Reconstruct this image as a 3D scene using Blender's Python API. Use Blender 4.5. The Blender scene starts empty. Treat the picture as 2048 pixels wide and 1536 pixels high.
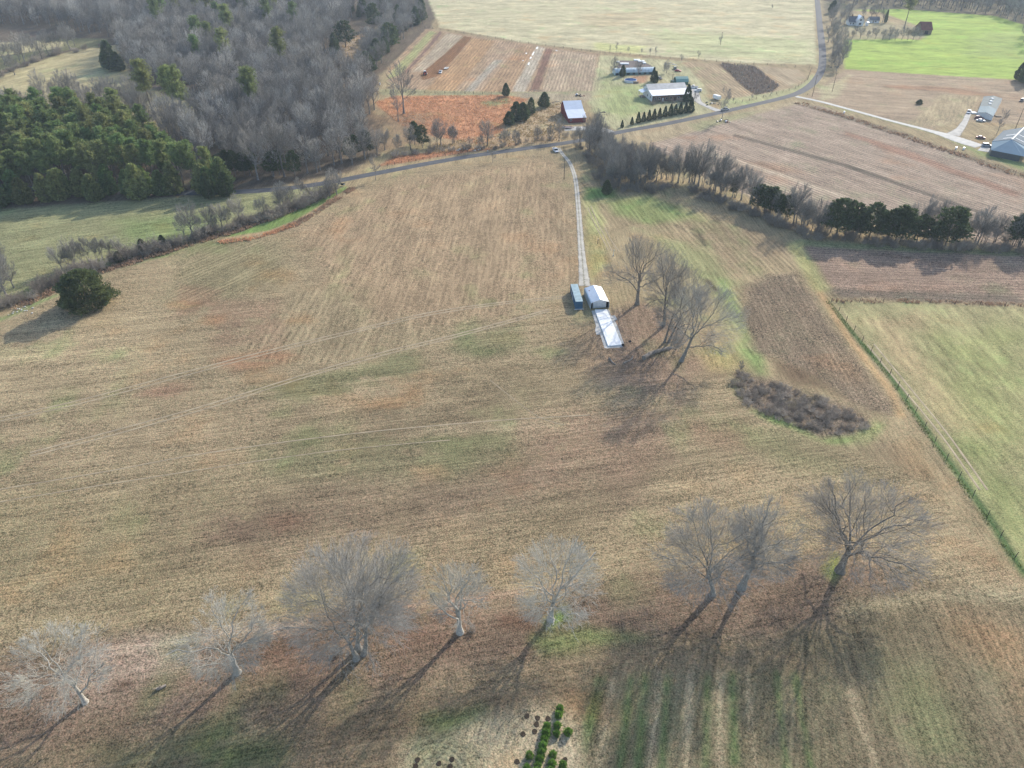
import bpy, math, random
import numpy as np
from mathutils import Vector, Matrix

R = math.radians
sc = bpy.context.scene
col = sc.collection

# ------------------------------------------------------------------ camera, sky, sun, exposure
CAM_H, PITCH, FPX = 119.0, R(36.0), 1420.0
SUN_AZ, SUN_EL = R(37.5), R(28.0)
HAZE = 0.00013
cam_data = bpy.data.cameras.new("camera")
cam_data.sensor_width = 36.0
cam_data.lens = 36.0 * FPX / 2048.0
cam_data.clip_start = 1.0
cam_data.clip_end = 20000.0
cam = bpy.data.objects.new("camera", cam_data)
col.objects.link(cam)
cam.location = (0, 0, CAM_H)
cam.rotation_euler = (R(90) - PITCH, 0, 0)
sc.camera = cam

world = bpy.data.worlds.new("World")
sc.world = world
world.use_nodes = True
wn = world.node_tree.nodes
sky = wn.new("ShaderNodeTexSky")
sky.sky_type = 'NISHITA'
sky.sun_disc = False
sky.sun_elevation = SUN_EL
sky.sun_rotation = SUN_AZ
sky.altitude = 250.0
sky.air_density = 1.0
sky.dust_density = 1.6
bg = wn["Background"]
bg.inputs[1].default_value = 0.15
world.node_tree.links.new(sky.outputs[0], bg.inputs[0])

sun_data = bpy.data.lights.new("sun", 'SUN')
sun_data.energy = 2.7
sun_data.angle = R(0.9)
sun_data.color = (1.0, 0.93, 0.82)
sun = bpy.data.objects.new("sun", sun_data)
col.objects.link(sun)
sun_dir = Vector((-math.sin(SUN_AZ) * math.cos(SUN_EL), -math.cos(SUN_AZ) * math.cos(SUN_EL), -math.sin(SUN_EL)))
sun.rotation_euler = sun_dir.to_track_quat('-Z', 'Y').to_euler()
sun.location = (200, 300, 300)

sc.view_settings.view_transform = 'Standard'
sc.view_settings.look = 'None'
sc.view_settings.gamma = 1.0
sc.view_settings.use_curve_mapping = False
sc.view_settings.exposure = 0.86
sc.cycles.use_denoising = True
sc.cycles.use_adaptive_sampling = False
sc.cycles.max_bounces = 4
sc.cycles.transparent_max_bounces = 12
sc.cycles.volume_bounces = 0

# ------------------------------------------------------------------ the lie of the land
def H(x, y):
    """ground height, metres: a gently rolling farm"""
    return (1.1 * np.sin(np.asarray(x) / 120.0 + 0.6) * np.cos(np.asarray(y) / 170.0)
            + 0.5 * np.sin((np.asarray(x) + 0.6 * np.asarray(y)) / 61.0)
            + 0.35 * np.sin((np.asarray(y) - 0.5 * np.asarray(x)) / 37.0))

_c, _s = math.cos(PITCH), math.sin(PITCH)
def ray(px, py):
    u, v = (px - 1024.0) / FPX, (py - 768.0) / FPX
    return u, _c - v * _s, -_s - v * _c
def Wz(px, py, z):
    """point of the place at absolute height z that the survey photo shows at (px, py)"""
    a, b, d = ray(px, py)
    t = (z - CAM_H) / d
    return a * t, b * t
def P(px, py, dz=0.0):
    z = 0.0
    for _ in range(6):
        x, y = Wz(px, py, z)
        z = float(H(x, y)) + dz
    return Vector((x, y, z))
def MPP(px, py):
    """metres per survey pixel there"""
    p = P(px, py)
    return (p.y * _c + (CAM_H - p.z) * _s) / FPX
def height_at(px, py, tx, ty):
    """height above ground of a thing standing at base px,py whose point above it shows at row ty"""
    b = P(px, py)
    a, bb, d = ray(tx, ty)
    t = b.y / bb
    return CAM_H + d * t - b.z, a * t - b.x

# ------------------------------------------------------------------ value noise in numpy
def vnoise(x, y, seed=0):
    xi, yi = np.floor(x).astype(np.int64), np.floor(y).astype(np.int64)
    fx, fy = x - xi, y - yi
    fx, fy = fx * fx * (3 - 2 * fx), fy * fy * (3 - 2 * fy)
    def h(a, b):
        n = (a * 374761393 + b * 668265263 + seed * 974711) & 0x7fffffff
        n = ((n ^ (n >> 13)) * 1274126177) & 0x7fffffff
        return ((n ^ (n >> 16)) & 0xffff) / 65535.0
    return ((h(xi, yi) * (1 - fx) + h(xi + 1, yi) * fx) * (1 - fy)
            + (h(xi, yi + 1) * (1 - fx) + h(xi + 1, yi + 1) * fx) * fy)
def fbm(x, y, seed=0, o=4):
    a, s, t = 0.5, 0.0, 0.0
    for i in range(o):
        s = s + a * vnoise(x * 2 ** i, y * 2 ** i, seed + i); t += a; a *= 0.5
    return s / t

# ------------------------------------------------------------------ mesh helpers
def mesh_from(name, verts, faces_list, smooth=False):
    """verts (N,3); faces_list: arrays (M,k)"""
    me = bpy.data.meshes.new(name)
    verts = np.asarray(verts, np.float32)
    me.vertices.add(len(verts)); me.vertices.foreach_set("co", verts.ravel())
    faces_list = [np.asarray(f, np.int32) for f in faces_list if len(f)]
    nl = sum(f.size for f in faces_list); npol = sum(len(f) for f in faces_list)
    me.loops.add(nl); me.loops.foreach_set("vertex_index", np.concatenate([f.ravel() for f in faces_list]))
    me.polygons.add(npol)
    tot = np.concatenate([np.full(len(f), f.shape[1], np.int32) for f in faces_list])
    st = np.concatenate(([0], np.cumsum(tot)[:-1])).astype(np.int32)
    me.polygons.foreach_set("loop_start", st)
    me.polygons.foreach_set("loop_total", tot)
    if smooth:
        me.polygons.foreach_set("use_smooth", np.ones(npol, bool))
    me.update(calc_edges=True); me.validate()
    return me

class MB:
    """collects boxes, prisms, tubes; build() links them as one mesh object"""
    def __init__(s): s.v, s.f = [], []
    def add(s, vs, fs):
        n = len(s.v); s.v += [tuple(map(float, v)) for v in vs]; s.f += [tuple(i + n for i in f) for f in fs]; return s
    def box(s, x0, x1, y0, y1, z0, z1):
        return s.add([(x0, y0, z0), (x1, y0, z0), (x1, y1, z0), (x0, y1, z0), (x0, y0, z1), (x1, y0, z1), (x1, y1, z1), (x0, y1, z1)],
                     [(0, 3, 2, 1), (4, 5, 6, 7), (0, 1, 5, 4), (1, 2, 6, 5), (2, 3, 7, 6), (3, 0, 4, 7)])
    def prism(s, prof, a0, a1, axis='y', inset=None):
        """extrude a closed profile [(p,q)] along an axis from a0 to a1 (axis y: p=x,q=z; axis x: p=y,q=z; axis z: p=x,q=y)"""
        n = len(prof)
        def pt(p, q, a): return {'y': (p, a, q), 'x': (a, p, q), 'z': (p, q, a)}[axis]
        vs = [pt(p, q, a0) for p, q in prof] + [pt(p, q, a1) for p, q in prof]
        fs = [tuple(range(n)), tuple(range(2 * n - 1, n - 1, -1))] + [(i, i + n, (i + 1) % n + n, (i + 1) % n) for i in range(n)]
        return s.add(vs, fs)
    def rings(s, rings, cap=True):
        n = len(rings[0]); vs = [p for r in rings for p in r]; fs = []
        for k in range(len(rings) - 1):
            for i in range(n):
                j = (i + 1) % n
                fs.append((k * n + i, k * n + j, (k + 1) * n + j, (k + 1) * n + i))
        if cap: fs += [tuple(range(n - 1, -1, -1)), tuple((len(rings) - 1) * n + i for i in range(n))]
        return s.add(vs, fs)
    def tube(s, pts, rad, n=6):
        pts = [Vector(p) for p in pts]; rs = []
        if not hasattr(rad, '__len__'): rad = [rad] * len(pts)
        for k, p in enumerate(pts):
            d = (pts[min(k + 1, len(pts) - 1)] - pts[max(k - 1, 0)]).normalized()
            a = d.cross(Vector((0.31, 0.22, 0.93)) if abs(d.z) < 0.9 else Vector((1, 0, 0))).normalized(); b = d.cross(a)
            rs.append([p + (a * math.cos(t) + b * math.sin(t)) * rad[k] for t in [2 * math.pi * i / n for i in range(n)]])
        return s.rings(rs)
    def cyl(s, c, r, h, n=16, axis='z'):
        c = Vector(c); d = {'z': Vector((0, 0, 1)), 'x': Vector((1, 0, 0)), 'y': Vector((0, 1, 0))}[axis]
        return s.tube([c - d * h / 2, c + d * h / 2], r, n)
    def build(s, name, m, parent=None, smooth=False, bevel=0):
        me = bpy.data.meshes.new(name); me.from_pydata(s.v, [], s.f); me.validate()
        import bmesh
        b = bmesh.new(); b.from_mesh(me); bmesh.ops.recalc_face_normals(b, faces=b.faces)
        if bevel: bmesh.ops.bevel(b, geom=list(b.edges), offset=bevel, segments=1, affect='EDGES')
        b.to_mesh(me); b.free()
        if smooth: me.shade_smooth()
        return link(name, me, m, parent)

def link(name, me, m, parent=None):
    o = bpy.data.objects.new(name, me); col.objects.link(o)
    if m is not None:
        if len(me.materials) == 0: me.materials.append(m)
    if parent is not None: o.parent = parent
    return o
def tag(o, label, cat, group=None):
    o["label"] = label; o["category"] = cat
    if group: o["group"] = group
    return o
def thing(name, label, cat, loc=(0, 0, 0), rz=0.0, group=None):
    o = bpy.data.objects.new(name, None); col.objects.link(o); o.empty_display_size = 0.5
    o.location = loc; o.rotation_euler = (0, 0, rz)
    return tag(o, label, cat, group)
def struct(o, kind="structure"):
    o["kind"] = kind; return o
def copy_tree(src, loc, rz=0.0, scale=1.0, label=None, group=None, cat=None, name=None):
    """a copy of a thing, its parts and their sub-parts, sharing mesh data"""
    r = src.copy(); col.objects.link(r)
    if name: r.name = name
    r.location = loc; r.rotation_euler = (0, 0, rz)
    r.scale = scale if hasattr(scale, '__len__') else (scale, scale, scale)
    if label: r["label"] = label
    if group: r["group"] = group
    if cat: r["category"] = cat
    for ch in src.children:
        c = ch.copy(); col.objects.link(c); c.parent = r
        for g in ch.children:
            d = g.copy(); col.objects.link(d); d.parent = c
    return r

# ------------------------------------------------------------------ materials
def lin(c): return tuple((v / 12.92 if v <= 0.04045 else ((v + 0.055) / 1.055) ** 2.4) for v in c)
def C(r, g, b, k=1.0): return tuple(k * v for v in lin((r / 255, g / 255, b / 255)))

def mat(name, rgb, rough=0.8, metal=0.0, var=0.12, nscale=1.5, bump=0.0, bscale=8.0, spec=0.3, objvar=0.0, trans=0.0, hue=None, sheen=0.0):
    """principled material whose colour varies with noise of the object's own coordinates"""
    m = bpy.data.materials.new(name); m.use_nodes = True
    nt = m.node_tree; n, l = nt.nodes, nt.links
    p = n["Principled BSDF"]
    p.inputs["Roughness"].default_value = rough
    p.inputs["Metallic"].default_value = metal
    p.inputs["Specular IOR Level"].default_value = spec
    tc = n.new("ShaderNodeTexCoord")
    no = n.new("ShaderNodeTexNoise"); no.inputs["Scale"].default_value = nscale; no.inputs["Detail"].default_value = 4
    l.new(tc.outputs["Object"], no.inputs["Vector"])
    mr = n.new("ShaderNodeMapRange"); mr.inputs[1].default_value = 0.3; mr.inputs[2].default_value = 0.7
    mr.inputs[3].default_value = 1 - var; mr.inputs[4].default_value = 1 + var
    l.new(no.outputs["Fac"], mr.inputs[0])
    fac = mr.outputs[0]
    base = None
    if hue is not None:
        mx = n.new("ShaderNodeMix"); mx.data_type = 'RGBA'
        mx.inputs[6].default_value = (*rgb, 1); mx.inputs[7].default_value = (*hue, 1)
        if objvar:
            oi = n.new("ShaderNodeObjectInfo"); l.new(oi.outputs["Random"], mx.inputs[0])
        else:
            l.new(no.outputs["Fac"], mx.inputs[0])
        base = mx.outputs[2]
    if objvar:
        oi2 = n.new("ShaderNodeObjectInfo")
        m2 = n.new("ShaderNodeMapRange"); m2.inputs[3].default_value = 1 - objvar; m2.inputs[4].default_value = 1 + objvar
        fr = n.new("ShaderNodeMath"); fr.operation = 'MULTIPLY'; fr.inputs[1].default_value = 7.31
        f2 = n.new("ShaderNodeMath"); f2.operation = 'FRACT'
        l.new(oi2.outputs["Random"], fr.inputs[0]); l.new(fr.outputs[0], f2.inputs[0]); l.new(f2.outputs[0], m2.inputs[0])
        mm = n.new("ShaderNodeMath"); mm.operation = 'MULTIPLY'
        l.new(fac, mm.inputs[0]); l.new(m2.outputs[0], mm.inputs[1]); fac = mm.outputs[0]
    sm = n.new("ShaderNodeVectorMath"); sm.operation = 'SCALE'
    if base is not None: l.new(base, sm.inputs[0])
    else: sm.inputs[0].default_value = rgb
    l.new(fac, sm.inputs["Scale"])
    l.new(sm.outputs[0], p.inputs["Base Color"])
    if bump:
        nb = n.new("ShaderNodeTexNoise"); nb.inputs["Scale"].default_value = bscale; nb.inputs["Detail"].default_value = 5
        l.new(tc.outputs["Object"], nb.inputs["Vector"])
        bp = n.new("ShaderNodeBump"); bp.inputs["Distance"].default_value = bump
        l.new(nb.outputs["Fac"], bp.inputs["Height"]); l.new(bp.outputs[0], p.inputs["Normal"])
    if trans:
        tr = n.new("ShaderNodeBsdfTranslucent"); l.new(sm.outputs[0], tr.inputs[0])
        ms = n.new("ShaderNodeMixShader"); ms.inputs[0].default_value = trans
        l.new(p.outputs[0], ms.inputs[1]); l.new(tr.outputs[0], ms.inputs[2])
        l.new(ms.outputs[0], n["Material Output"].inputs[0])
    return m

# ------------------------------------------------------------------ ground: one sheet, colours and crop rows by field
SAT = 0.86
GK = 0.80   # photo tone -> albedo
def seg_dist(x, y, pl, closed):
    d = np.full(x.shape, 1e9)
    n = len(pl)
    for i in range(n if closed else n - 1):
        ax, ay = pl[i]; bx, by = pl[(i + 1) % n]
        ex, ey = bx - ax, by - ay
        t = np.clip(((x - ax) * ex + (y - ay) * ey) / max(ex * ex + ey * ey, 1e-9), 0, 1)
        d = np.minimum(d, np.hypot(x - ax - t * ex, y - ay - t * ey))
    return d
def inside(x, y, pl):
    r = np.zeros(x.shape, bool); n = len(pl)
    for i in range(n):
        ax, ay = pl[i]; bx, by = pl[(i + 1) % n]
        if ay == by: continue
        c = ((ay > y) != (by > y)) & (x < (bx - ax) * (y - ay) / (by - ay) + ax)
        r ^= c
    return r
def G2(p): q = P(*p); return (q.x, q.y)

def grid_axis():
    ys = [38.0]
    while ys[-1] < 1010: ys.append(ys[-1] + 0.76 + 0.0042 * (ys[-1] - 38))
    ys = [-6000, -2500, -900, -300, -100, -30, 0, 15, 25, 32] + ys + [1060, 1150, 1300, 1600, 2200, 3500, 6000, 9000]
    xs = [0.0]
    while xs[-1] < 680: xs.append(xs[-1] + (0.88 if xs[-1] < 105 else 0.88 + 0.007 * (xs[-1] - 105)))
    xs += [760, 900, 1200, 1800, 3000, 5000, 8000]
    xs = [-v for v in xs[:0:-1]] + xs
    return np.array(xs), np.array(ys)
gx, gy = grid_axis()
NX, NY = len(gx), len(gy)
VX, VY = np.meshgrid(gx, gy); VX, VY = VX.ravel(), VY.ravel()
VZ = H(VX, VY)
far = np.maximum(np.abs(VX) - 900, 0) + np.maximum(VY - 1200, 0) + np.maximum(-VY - 200, 0)
VZ = VZ * np.exp(-far / 800.0)
VC = np.tile(np.array(C(168, 150, 118, GK)), (len(VX), 1))
VR = np.zeros(len(VX))                 # crop-row strength
VU = np.zeros((len(VX), 3)); VU[:, 0] = VX / 1.6; VU[:, 1] = VY; VU[:, 2] = 0.6
EDGE = fbm(VX / 9, VY / 9, 3) - 0.5
MOT = fbm(VX / 6.0, VY / 3.2, 11, 5)
def paint(poly, rgb=None, soft=1.5, alpha=1.0, rows=None, period=1.0, strength=0.0, clump=None, wob=None, mottle=0.0, line=None, curved=None):
    """one field or patch: outline on the survey, its own colour, and the direction and spacing of its crop rows"""
    pl = [G2(p) for p in poly]
    ax = np.array(pl); m = soft * 2 + (line or 0) + 4
    sel = np.where((VX > ax[:, 0].min() - m) & (VX < ax[:, 0].max() + m) & (VY > ax[:, 1].min() - m) & (VY < ax[:, 1].max() + m))[0]
    if len(sel) == 0: return
    x, y = VX[sel], VY[sel]
    if line: d = line / 2 - seg_dist(x, y, pl, False)
    else:
        d = seg_dist(x, y, pl, True); d = np.where(inside(x, y, pl), d, -d)
    d = d + EDGE[sel] * (wob if wob is not None else soft * 1.6)
    t = np.clip(d / (2 * soft) + 0.5, 0, 1); t = t * t * (3 - 2 * t)
    if mottle: t = t * np.clip((MOT[sel] - 0.5 + (1 - mottle) * 0.5) * 5, 0, 1)
    a = t * alpha
    if rgb is not None:
        c = np.array(C(*rgb, GK)); c = c * SAT + (1 - SAT) * (c @ np.array([.3, .6, .1])); VC[sel] = VC[sel] * (1 - a[:, None]) + c * a[:, None]
    if rows is not None or curved is not None:
        if rows is not None:
            A, B = np.array(G2(rows[0])), np.array(G2(rows[1])); dr = (B - A) / np.linalg.norm(B - A)
            u = (x - A[0]) * dr[1] - (y - A[1]) * dr[0]; v = (x - A[0]) * dr[0] + (y - A[1]) * dr[1]
        else:
            c0 = G2(curved); u = np.hypot(x - c0[0], y - c0[1]); v = np.arctan2(y - c0[1], x - c0[0]) * 15
        k = t > 0.5
        VU[sel[k], 0] = u[k] / period; VU[sel[k], 1] = v[k]
        VR[sel] = VR[sel] * (1 - t) + strength * t
    if clump is not None: VU[sel, 2] = VU[sel, 2] * (1 - t) + clump * t

MAIN = [(-300, 760), (-100, 690), (0, 655), (130, 585), (230, 545), (400, 495), (470, 488), (600, 440), (700, 375), (850, 338), (1100, 306), (1140, 340),
        (1155, 420), (1160, 560), (1140, 600), (1180, 690), (1240, 700), (1300, 740), (1450, 740), (1520, 840), (1700, 900), (1850, 960),
        (2000, 1120), (2200, 1300), (2300, 1600), (-400, 1600)]
# -- the wood and everything beyond the road on that side
paint([(-300, 470), (-300, -30), (900, -30), (860, 60), (760, 150), (745, 200), (760, 260), (770, 300), (700, 345), (480, 385), (300, 400), (0, 425)], (112, 98, 82), 3, clump=0.9)
paint([(-300, 250), (-20, 160), (60, 128), (150, 100), (230, 90), (262, 150), (268, 165), (330, 190), (420, 215), (420, 250), (330, 262), (250, 260), (120, 235), (-20, 255), (-300, 330)], (190, 174, 126), 3, rows=((0, 220), (250, 150)), period=3, strength=.1)
paint([(-300, 118), (-20, 92), (60, 82), (140, 76), (215, 78), (220, 95), (150, 97), (60, 120), (-20, 150), (-300, 240)], (130, 128, 88), 3, alpha=.9, clump=1)
paint([(-300, 112), (-20, 86), (60, 82), (130, 84), (120, 96), (0, 112), (-300, 160)], (192, 178, 130), 2)
paint([(640, 130), (700, 78), (760, 48), (770, 62), (735, 90), (700, 135), (690, 160)], (172, 148, 118), 2.5, clump=1)
# -- pale hay field at the top, ploughed plots, broomsedge
paint([(846, -25), (1628, -25), (1630, 60), (1632, 128), (1480, 126), (1260, 108), (1040, 84), (880, 55)], (204, 192, 150), 2, rows=((900, 20), (1600, 30)), period=5, strength=.12, clump=.8)
paint([(1150, 30), (1320, 20), (1330, 50), (1180, 55)], (200, 178, 135), 10, alpha=.6)
paint([(1190, 85), (1290, 92), (1290, 108), (1190, 100)], (196, 196, 118), 6, alpha=.8)
paint([(1300, 60), (1620, 80), (1620, 125), (1350, 110)], (190, 192, 135), 12, alpha=.7)
PL = [(852, 58), (1040, 86), (1200, 107), (1205, 182), (1010, 186), (850, 186), (770, 160), (780, 130)]
paint(PL, (176, 146, 114), 1.2, rows=((905, 160), (970, 85)), period=2.6, strength=.42, clump=.7)
paint([(790, 135), (858, 62), (872, 64), (800, 150), (770, 160)], (168, 165, 108), 1.5)
paint([(880, 62), (884, 66), (812, 148), (806, 146)], (140, 108, 92), 1.2)
paint([(893, 66), (926, 72), (862, 140), (822, 145)], (182, 164, 138), 1.5, alpha=.8)
paint([(928, 72), (944, 75), (878, 152), (846, 160), (840, 148)], (140, 98, 60), .9, rows=((860, 150), (936, 74)), period=1.7, strength=.7, clump=1)
paint([(944, 76), (990, 82), (910, 182), (850, 184), (870, 160)], (182, 142, 98), 1.5, alpha=.9)
paint([(1000, 84), (1040, 92), (960, 184), (935, 184)], (180, 150, 120), 1.5, alpha=.8)
paint([(990, 120), (1004, 120), (945, 185), (925, 185)], (178, 166, 148), 1.5, alpha=.9)
paint([(1040, 92), (1078, 95), (1030, 184), (960, 184)], (174, 140, 104), 1.5, alpha=.9)
paint([(1074, 92), (1090, 96), (1050, 184), (1022, 184)], (186, 172, 152), 1.2, alpha=.9)
paint([(1092, 97), (1106, 98), (1078, 178), (1060, 182)], (136, 100, 84), 1.2, alpha=.9)
paint([(1106, 98), (1192, 110), (1192, 184), (1084, 184)], (180, 156, 128), 1.5, rows=((1140, 182), (1160, 110)), period=2.4, strength=.55)
paint([(760, 178), (1010, 184), (1200, 182), (1205, 192), (1010, 194), (850, 194), (760, 190)], (164, 160, 116), 1.5, alpha=.8)
SEDGE = [(748, 205), (790, 192), (1000, 190), (1060, 196), (1012, 240), (1010, 258), (1000, 272), (960, 290), (860, 270), (800, 250)]
paint(SEDGE, (196, 136, 92), 2.5, clump=1)
paint([(740, 230), (860, 225), (850, 290), (760, 300)], (150, 122, 92), 6, alpha=.8)
paint([(860, 285), (1000, 268), (1130, 250), (1125, 282), (1000, 296), (870, 312)], (176, 148, 112), 3, clump=1, mottle=.2)
paint([(1010, 262), (1040, 225), (1130, 205), (1128, 262), (1060, 276)], (182, 156, 120), 3, clump=1)
paint([(758, 332), (790, 312), (940, 298), (1000, 296), (930, 306), (800, 326)], (188, 126, 84), 1.5, clump=1)
paint([(960, 205), (1015, 195), (1020, 206), (975, 214)], (128, 140, 90), 3, alpha=.8)
paint([(1030, 186), (1190, 186), (1200, 200), (1130, 202), (1040, 196)], (178, 160, 130), 3)
# -- homestead lawn and plots
LAWN = [(1200, 110), (1380, 124), (1400, 160), (1420, 200), (1420, 225), (1240, 262), (1200, 250), (1180, 205)]
paint(LAWN, (184, 176, 132), 2, clump=.5)
paint([(1215, 175), (1290, 168), (1300, 215), (1240, 240), (1205, 215)], (160, 170, 104), 7, alpha=.8)
paint([(1205, 150), (1225, 150), (1222, 190), (1195, 195)], (168, 172, 110), 4, alpha=.7)
paint([(1262, 152), (1298, 150), (1290, 166), (1268, 168)], (190, 140, 104), 2.5, alpha=.9)
paint([(1362, 124), (1500, 130), (1596, 138), (1616, 150), (1600, 174), (1540, 188), (1480, 196), (1440, 192), (1400, 160)], (176, 152, 118), 1.5, rows=((1460, 190), (1378, 126)), period=2.4, strength=.55)
paint([(1436, 128), (1510, 133), (1560, 172), (1546, 182), (1510, 190), (1490, 176)], (118, 98, 80), 1.3, clump=1.2)
paint([(1512, 133), (1596, 140), (1612, 156), (1580, 172)], (180, 158, 126), 1.5)
paint([(1440, 200), (1540, 186), (1600, 172), (1625, 150), (1632, 160), (1600, 188), (1500, 208), (1444, 220)], (176, 172, 122), 1.5)
# -- right of the road: green wheat, stubble, lane
paint([(1640, -25), (2400, -25), (2400, 60), (2048, 60), (1960, 30), (1690, 20), (1650, 30)], (140, 128, 100), 4, clump=1)
WHEAT = [(1690, 138), (1686, 100), (1690, 80), (1720, 72), (1840, 80), (1860, 60), (1760, 24), (1700, 20), (1800, 18), (1990, 32), (2050, 50), (2300, 100), (2300, 190), (2040, 160), (1900, 152), (1790, 145)]
paint(WHEAT, (164, 188, 66), 1.5, rows=((1700, 120), (2040, 130)), period=4, strength=.14, clump=.35)
paint([(1690, 80), (1850, 76), (1846, 55), (1690, 40)], (170, 158, 120), 3, alpha=.9)
paint([(1960, 70), (2048, 60), (2048, 120), (1930, 110)], (160, 176, 88), 12, alpha=.7)
paint([(1690, 140), (1900, 152), (2040, 160), (2300, 200), (2300, 320), (2048, 250), (1900, 240), (1860, 262), (1610, 196), (1660, 160)], (172, 148, 120), 2, rows=((1680, 180), (1960, 200)), period=2.2, strength=.28, clump=.8)
paint([(1640, 175), (1700, 150), (1680, 190), (1640, 205)], (184, 170, 130), 3)
paint([(1770, 170), (1900, 174), (2000, 190), (2000, 200), (1890, 184), (1770, 176)], (164, 124, 92), 3, alpha=.8)
paint([(1880, 188), (1960, 192), (1940, 240), (1870, 255), (1820, 250)], (176, 156, 120), 3, rows=((1880, 240), (1900, 190)), period=3, strength=.12)
paint([(1640, 210), (1840, 255), (1890, 275), (1960, 310), (2060, 345), (2060, 330), (1960, 300), (1850, 262), (1660, 212)], (150, 160, 96), 2)
BIG = [(1290, 285), (1420, 245), (1500, 222), (1590, 208), (1640, 212), (1780, 262), (1900, 302), (2060, 360), (2300, 440), (2300, 560), (2048, 505), (1900, 470), (1700, 440), (1560, 420), (1440, 370), (1330, 310)]
paint(BIG, (170, 148, 128), 2, rows=((1560, 260), (2040, 412)), period=2.3, strength=.5, clump=.8)
paint([(1470, 320), (1560, 330), (1600, 345), (1520, 345)], (176, 138, 108), 6, alpha=.7)
paint([(1690, 262), (1800, 296), (2040, 385), (2036, 396), (1790, 306), (1690, 270)], (158, 118, 96), 2, alpha=.8)
paint([(1600, 205), (1800, 262), (1880, 292), (2060, 350), (2060, 362), (1860, 292), (1620, 216)], (126, 112, 90), 1.5, alpha=.8, clump=1.2)
paint([(1470, 268), (1700, 330), (2048, 452), (2048, 458), (1700, 338), (1465, 272)], (104, 94, 82), 1.0, alpha=.8)
paint([(1410, 300), (1560, 345), (1700, 395), (1700, 402), (1540, 348), (1400, 305)], (196, 176, 150), 1.0, alpha=.7)
paint([(1240, 268), (1440, 232), (1600, 200), (1605, 206), (1480, 236), (1310, 285), (1250, 290)], (178, 158, 122), 2.5)
paint([(1380, 250), (1480, 225), (1520, 222), (1400, 262)], (160, 158, 112), 3, alpha=.7)
STRIP = [(1600, 488), (1760, 490), (2048, 505), (2300, 515), (2300, 640), (2048, 608), (1690, 594), (1650, 560)]
paint(STRIP, (158, 132, 112), 2, rows=((1650, 545), (2040, 560)), period=2.0, strength=.32, clump=1.1)
paint([(1650, 575), (2048, 590), (2048, 606), (1680, 596)], (122, 108, 92), 2, alpha=.9, clump=1.2)
paint([(1590, 480), (2048, 500), (2048, 512), (1600, 492)], (150, 156, 100), 1.5, alpha=.8)
# -- the field this side of the hedgerow
paint([(1150, 320), (1200, 380), (1300, 390), (1420, 420), (1540, 480), (1600, 500), (1640, 570), (1600, 640), (1480, 640), (1420, 560), (1300, 450), (1180, 470), (1168, 560), (1160, 420)], (172, 150, 112), 3, rows=((1420, 620), (1250, 400)), period=2.2, strength=.35)
paint([(1200, 400), (1300, 392), (1440, 450), (1500, 540), (1440, 470), (1380, 440), (1300, 450), (1230, 430)], (136, 152, 82), 5, alpha=.8)
paint([(1300, 470), (1420, 500), (1460, 560), (1500, 660), (1510, 730), (1470, 700), (1440, 620), (1400, 560)], (160, 160, 104), 5, alpha=.8, rows=((1420, 620), (1330, 480)), period=2.2, strength=.3)
paint([(1440, 560), (1485, 640), (1505, 700), (1520, 745)], (126, 156, 80), 2.5, alpha=.6, line=4, mottle=.3)
paint([(1380, 440), (1480, 440), (1600, 500), (1560, 520), (1470, 545), (1430, 500)], (150, 128, 98), 5, alpha=.7)
paint([(1168, 380), (1190, 380), (1215, 470), (1215, 530), (1180, 560), (1170, 480)], (168, 166, 104), 2.5, alpha=.9)
paint([(1180, 470), (1215, 470), (1212, 500), (1184, 500)], (190, 156, 100), 4, alpha=.7)
paint([(1168, 375), (1230, 375), (1230, 395), (1175, 398)], (112, 150, 66), 2.5, alpha=.85)
paint([(1350, 450), (1400, 475), (1410, 490)], (110, 96, 76), 1.2, line=1.6)
paint([(1372, 455), (1392, 460), (1402, 470)], (96, 84, 66), 1.0, line=1.2)
paint([(1416, 562), (1432, 580)], (104, 92, 78), 1.2, line=2.0)
GREENR = [(1664, 598), (1700, 602), (2048, 614), (2300, 622), (2300, 1300), (2048, 1145), (1880, 880), (1760, 720)]
paint(GREENR, (172, 162, 112), 1.5, rows=((2000, 1000), (1760, 660)), period=4, strength=.12, clump=.6)
paint([(1740, 640), (1830, 630), (1850, 660), (1800, 660), (1960, 860), (1900, 850), (1790, 720)], (188, 162, 118), 5, alpha=.8)
paint([(1880, 680), (2048, 660), (2048, 900), (1990, 900), (1900, 760)], (156, 160, 94), 12, alpha=.8, mottle=.2)
paint([(1960, 900), (2048, 960), (2048, 1120), (1990, 1020), (1900, 880)], (150, 158, 92), 6, alpha=.8, mottle=.2)
paint([(1650, 598), (1700, 660), (1780, 752), (1870, 882), (1975, 1030), (2050, 1150)], (88, 118, 62), .9, line=1.8, wob=.8)
paint([(1600, 500), (1625, 560), (1660, 618), (1700, 680), (1780, 780), (1800, 830)], (196, 160, 110), 1.0, line=2.4, wob=1)
paint([(1590, 490), (1615, 530), (1640, 575)], (172, 170, 106), 2, line=6, alpha=.8)
DARK = [(1490, 580), (1530, 548), (1590, 545), (1630, 600), (1700, 700), (1790, 810), (1780, 830), (1700, 800), (1600, 740), (1510, 700), (1482, 640)]
paint(DARK, (134, 116, 94), 2.6, rows=((1640, 760), (1530, 560)), period=1.5, strength=.3, clump=1.5)
paint([(1620, 650), (1700, 720), (1780, 810), (1720, 780), (1640, 700)], (152, 132, 104), 5, alpha=.6)
paint([(1540, 720), (1620, 740), (1680, 790), (1580, 770)], (112, 86, 68), 3, alpha=.7)
paint([(1445, 760), (1470, 740), (1560, 760), (1640, 790), (1730, 830), (1750, 860), (1690, 885), (1600, 870), (1500, 830)], (134, 116, 96), 3.5, clump=1.3)
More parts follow.
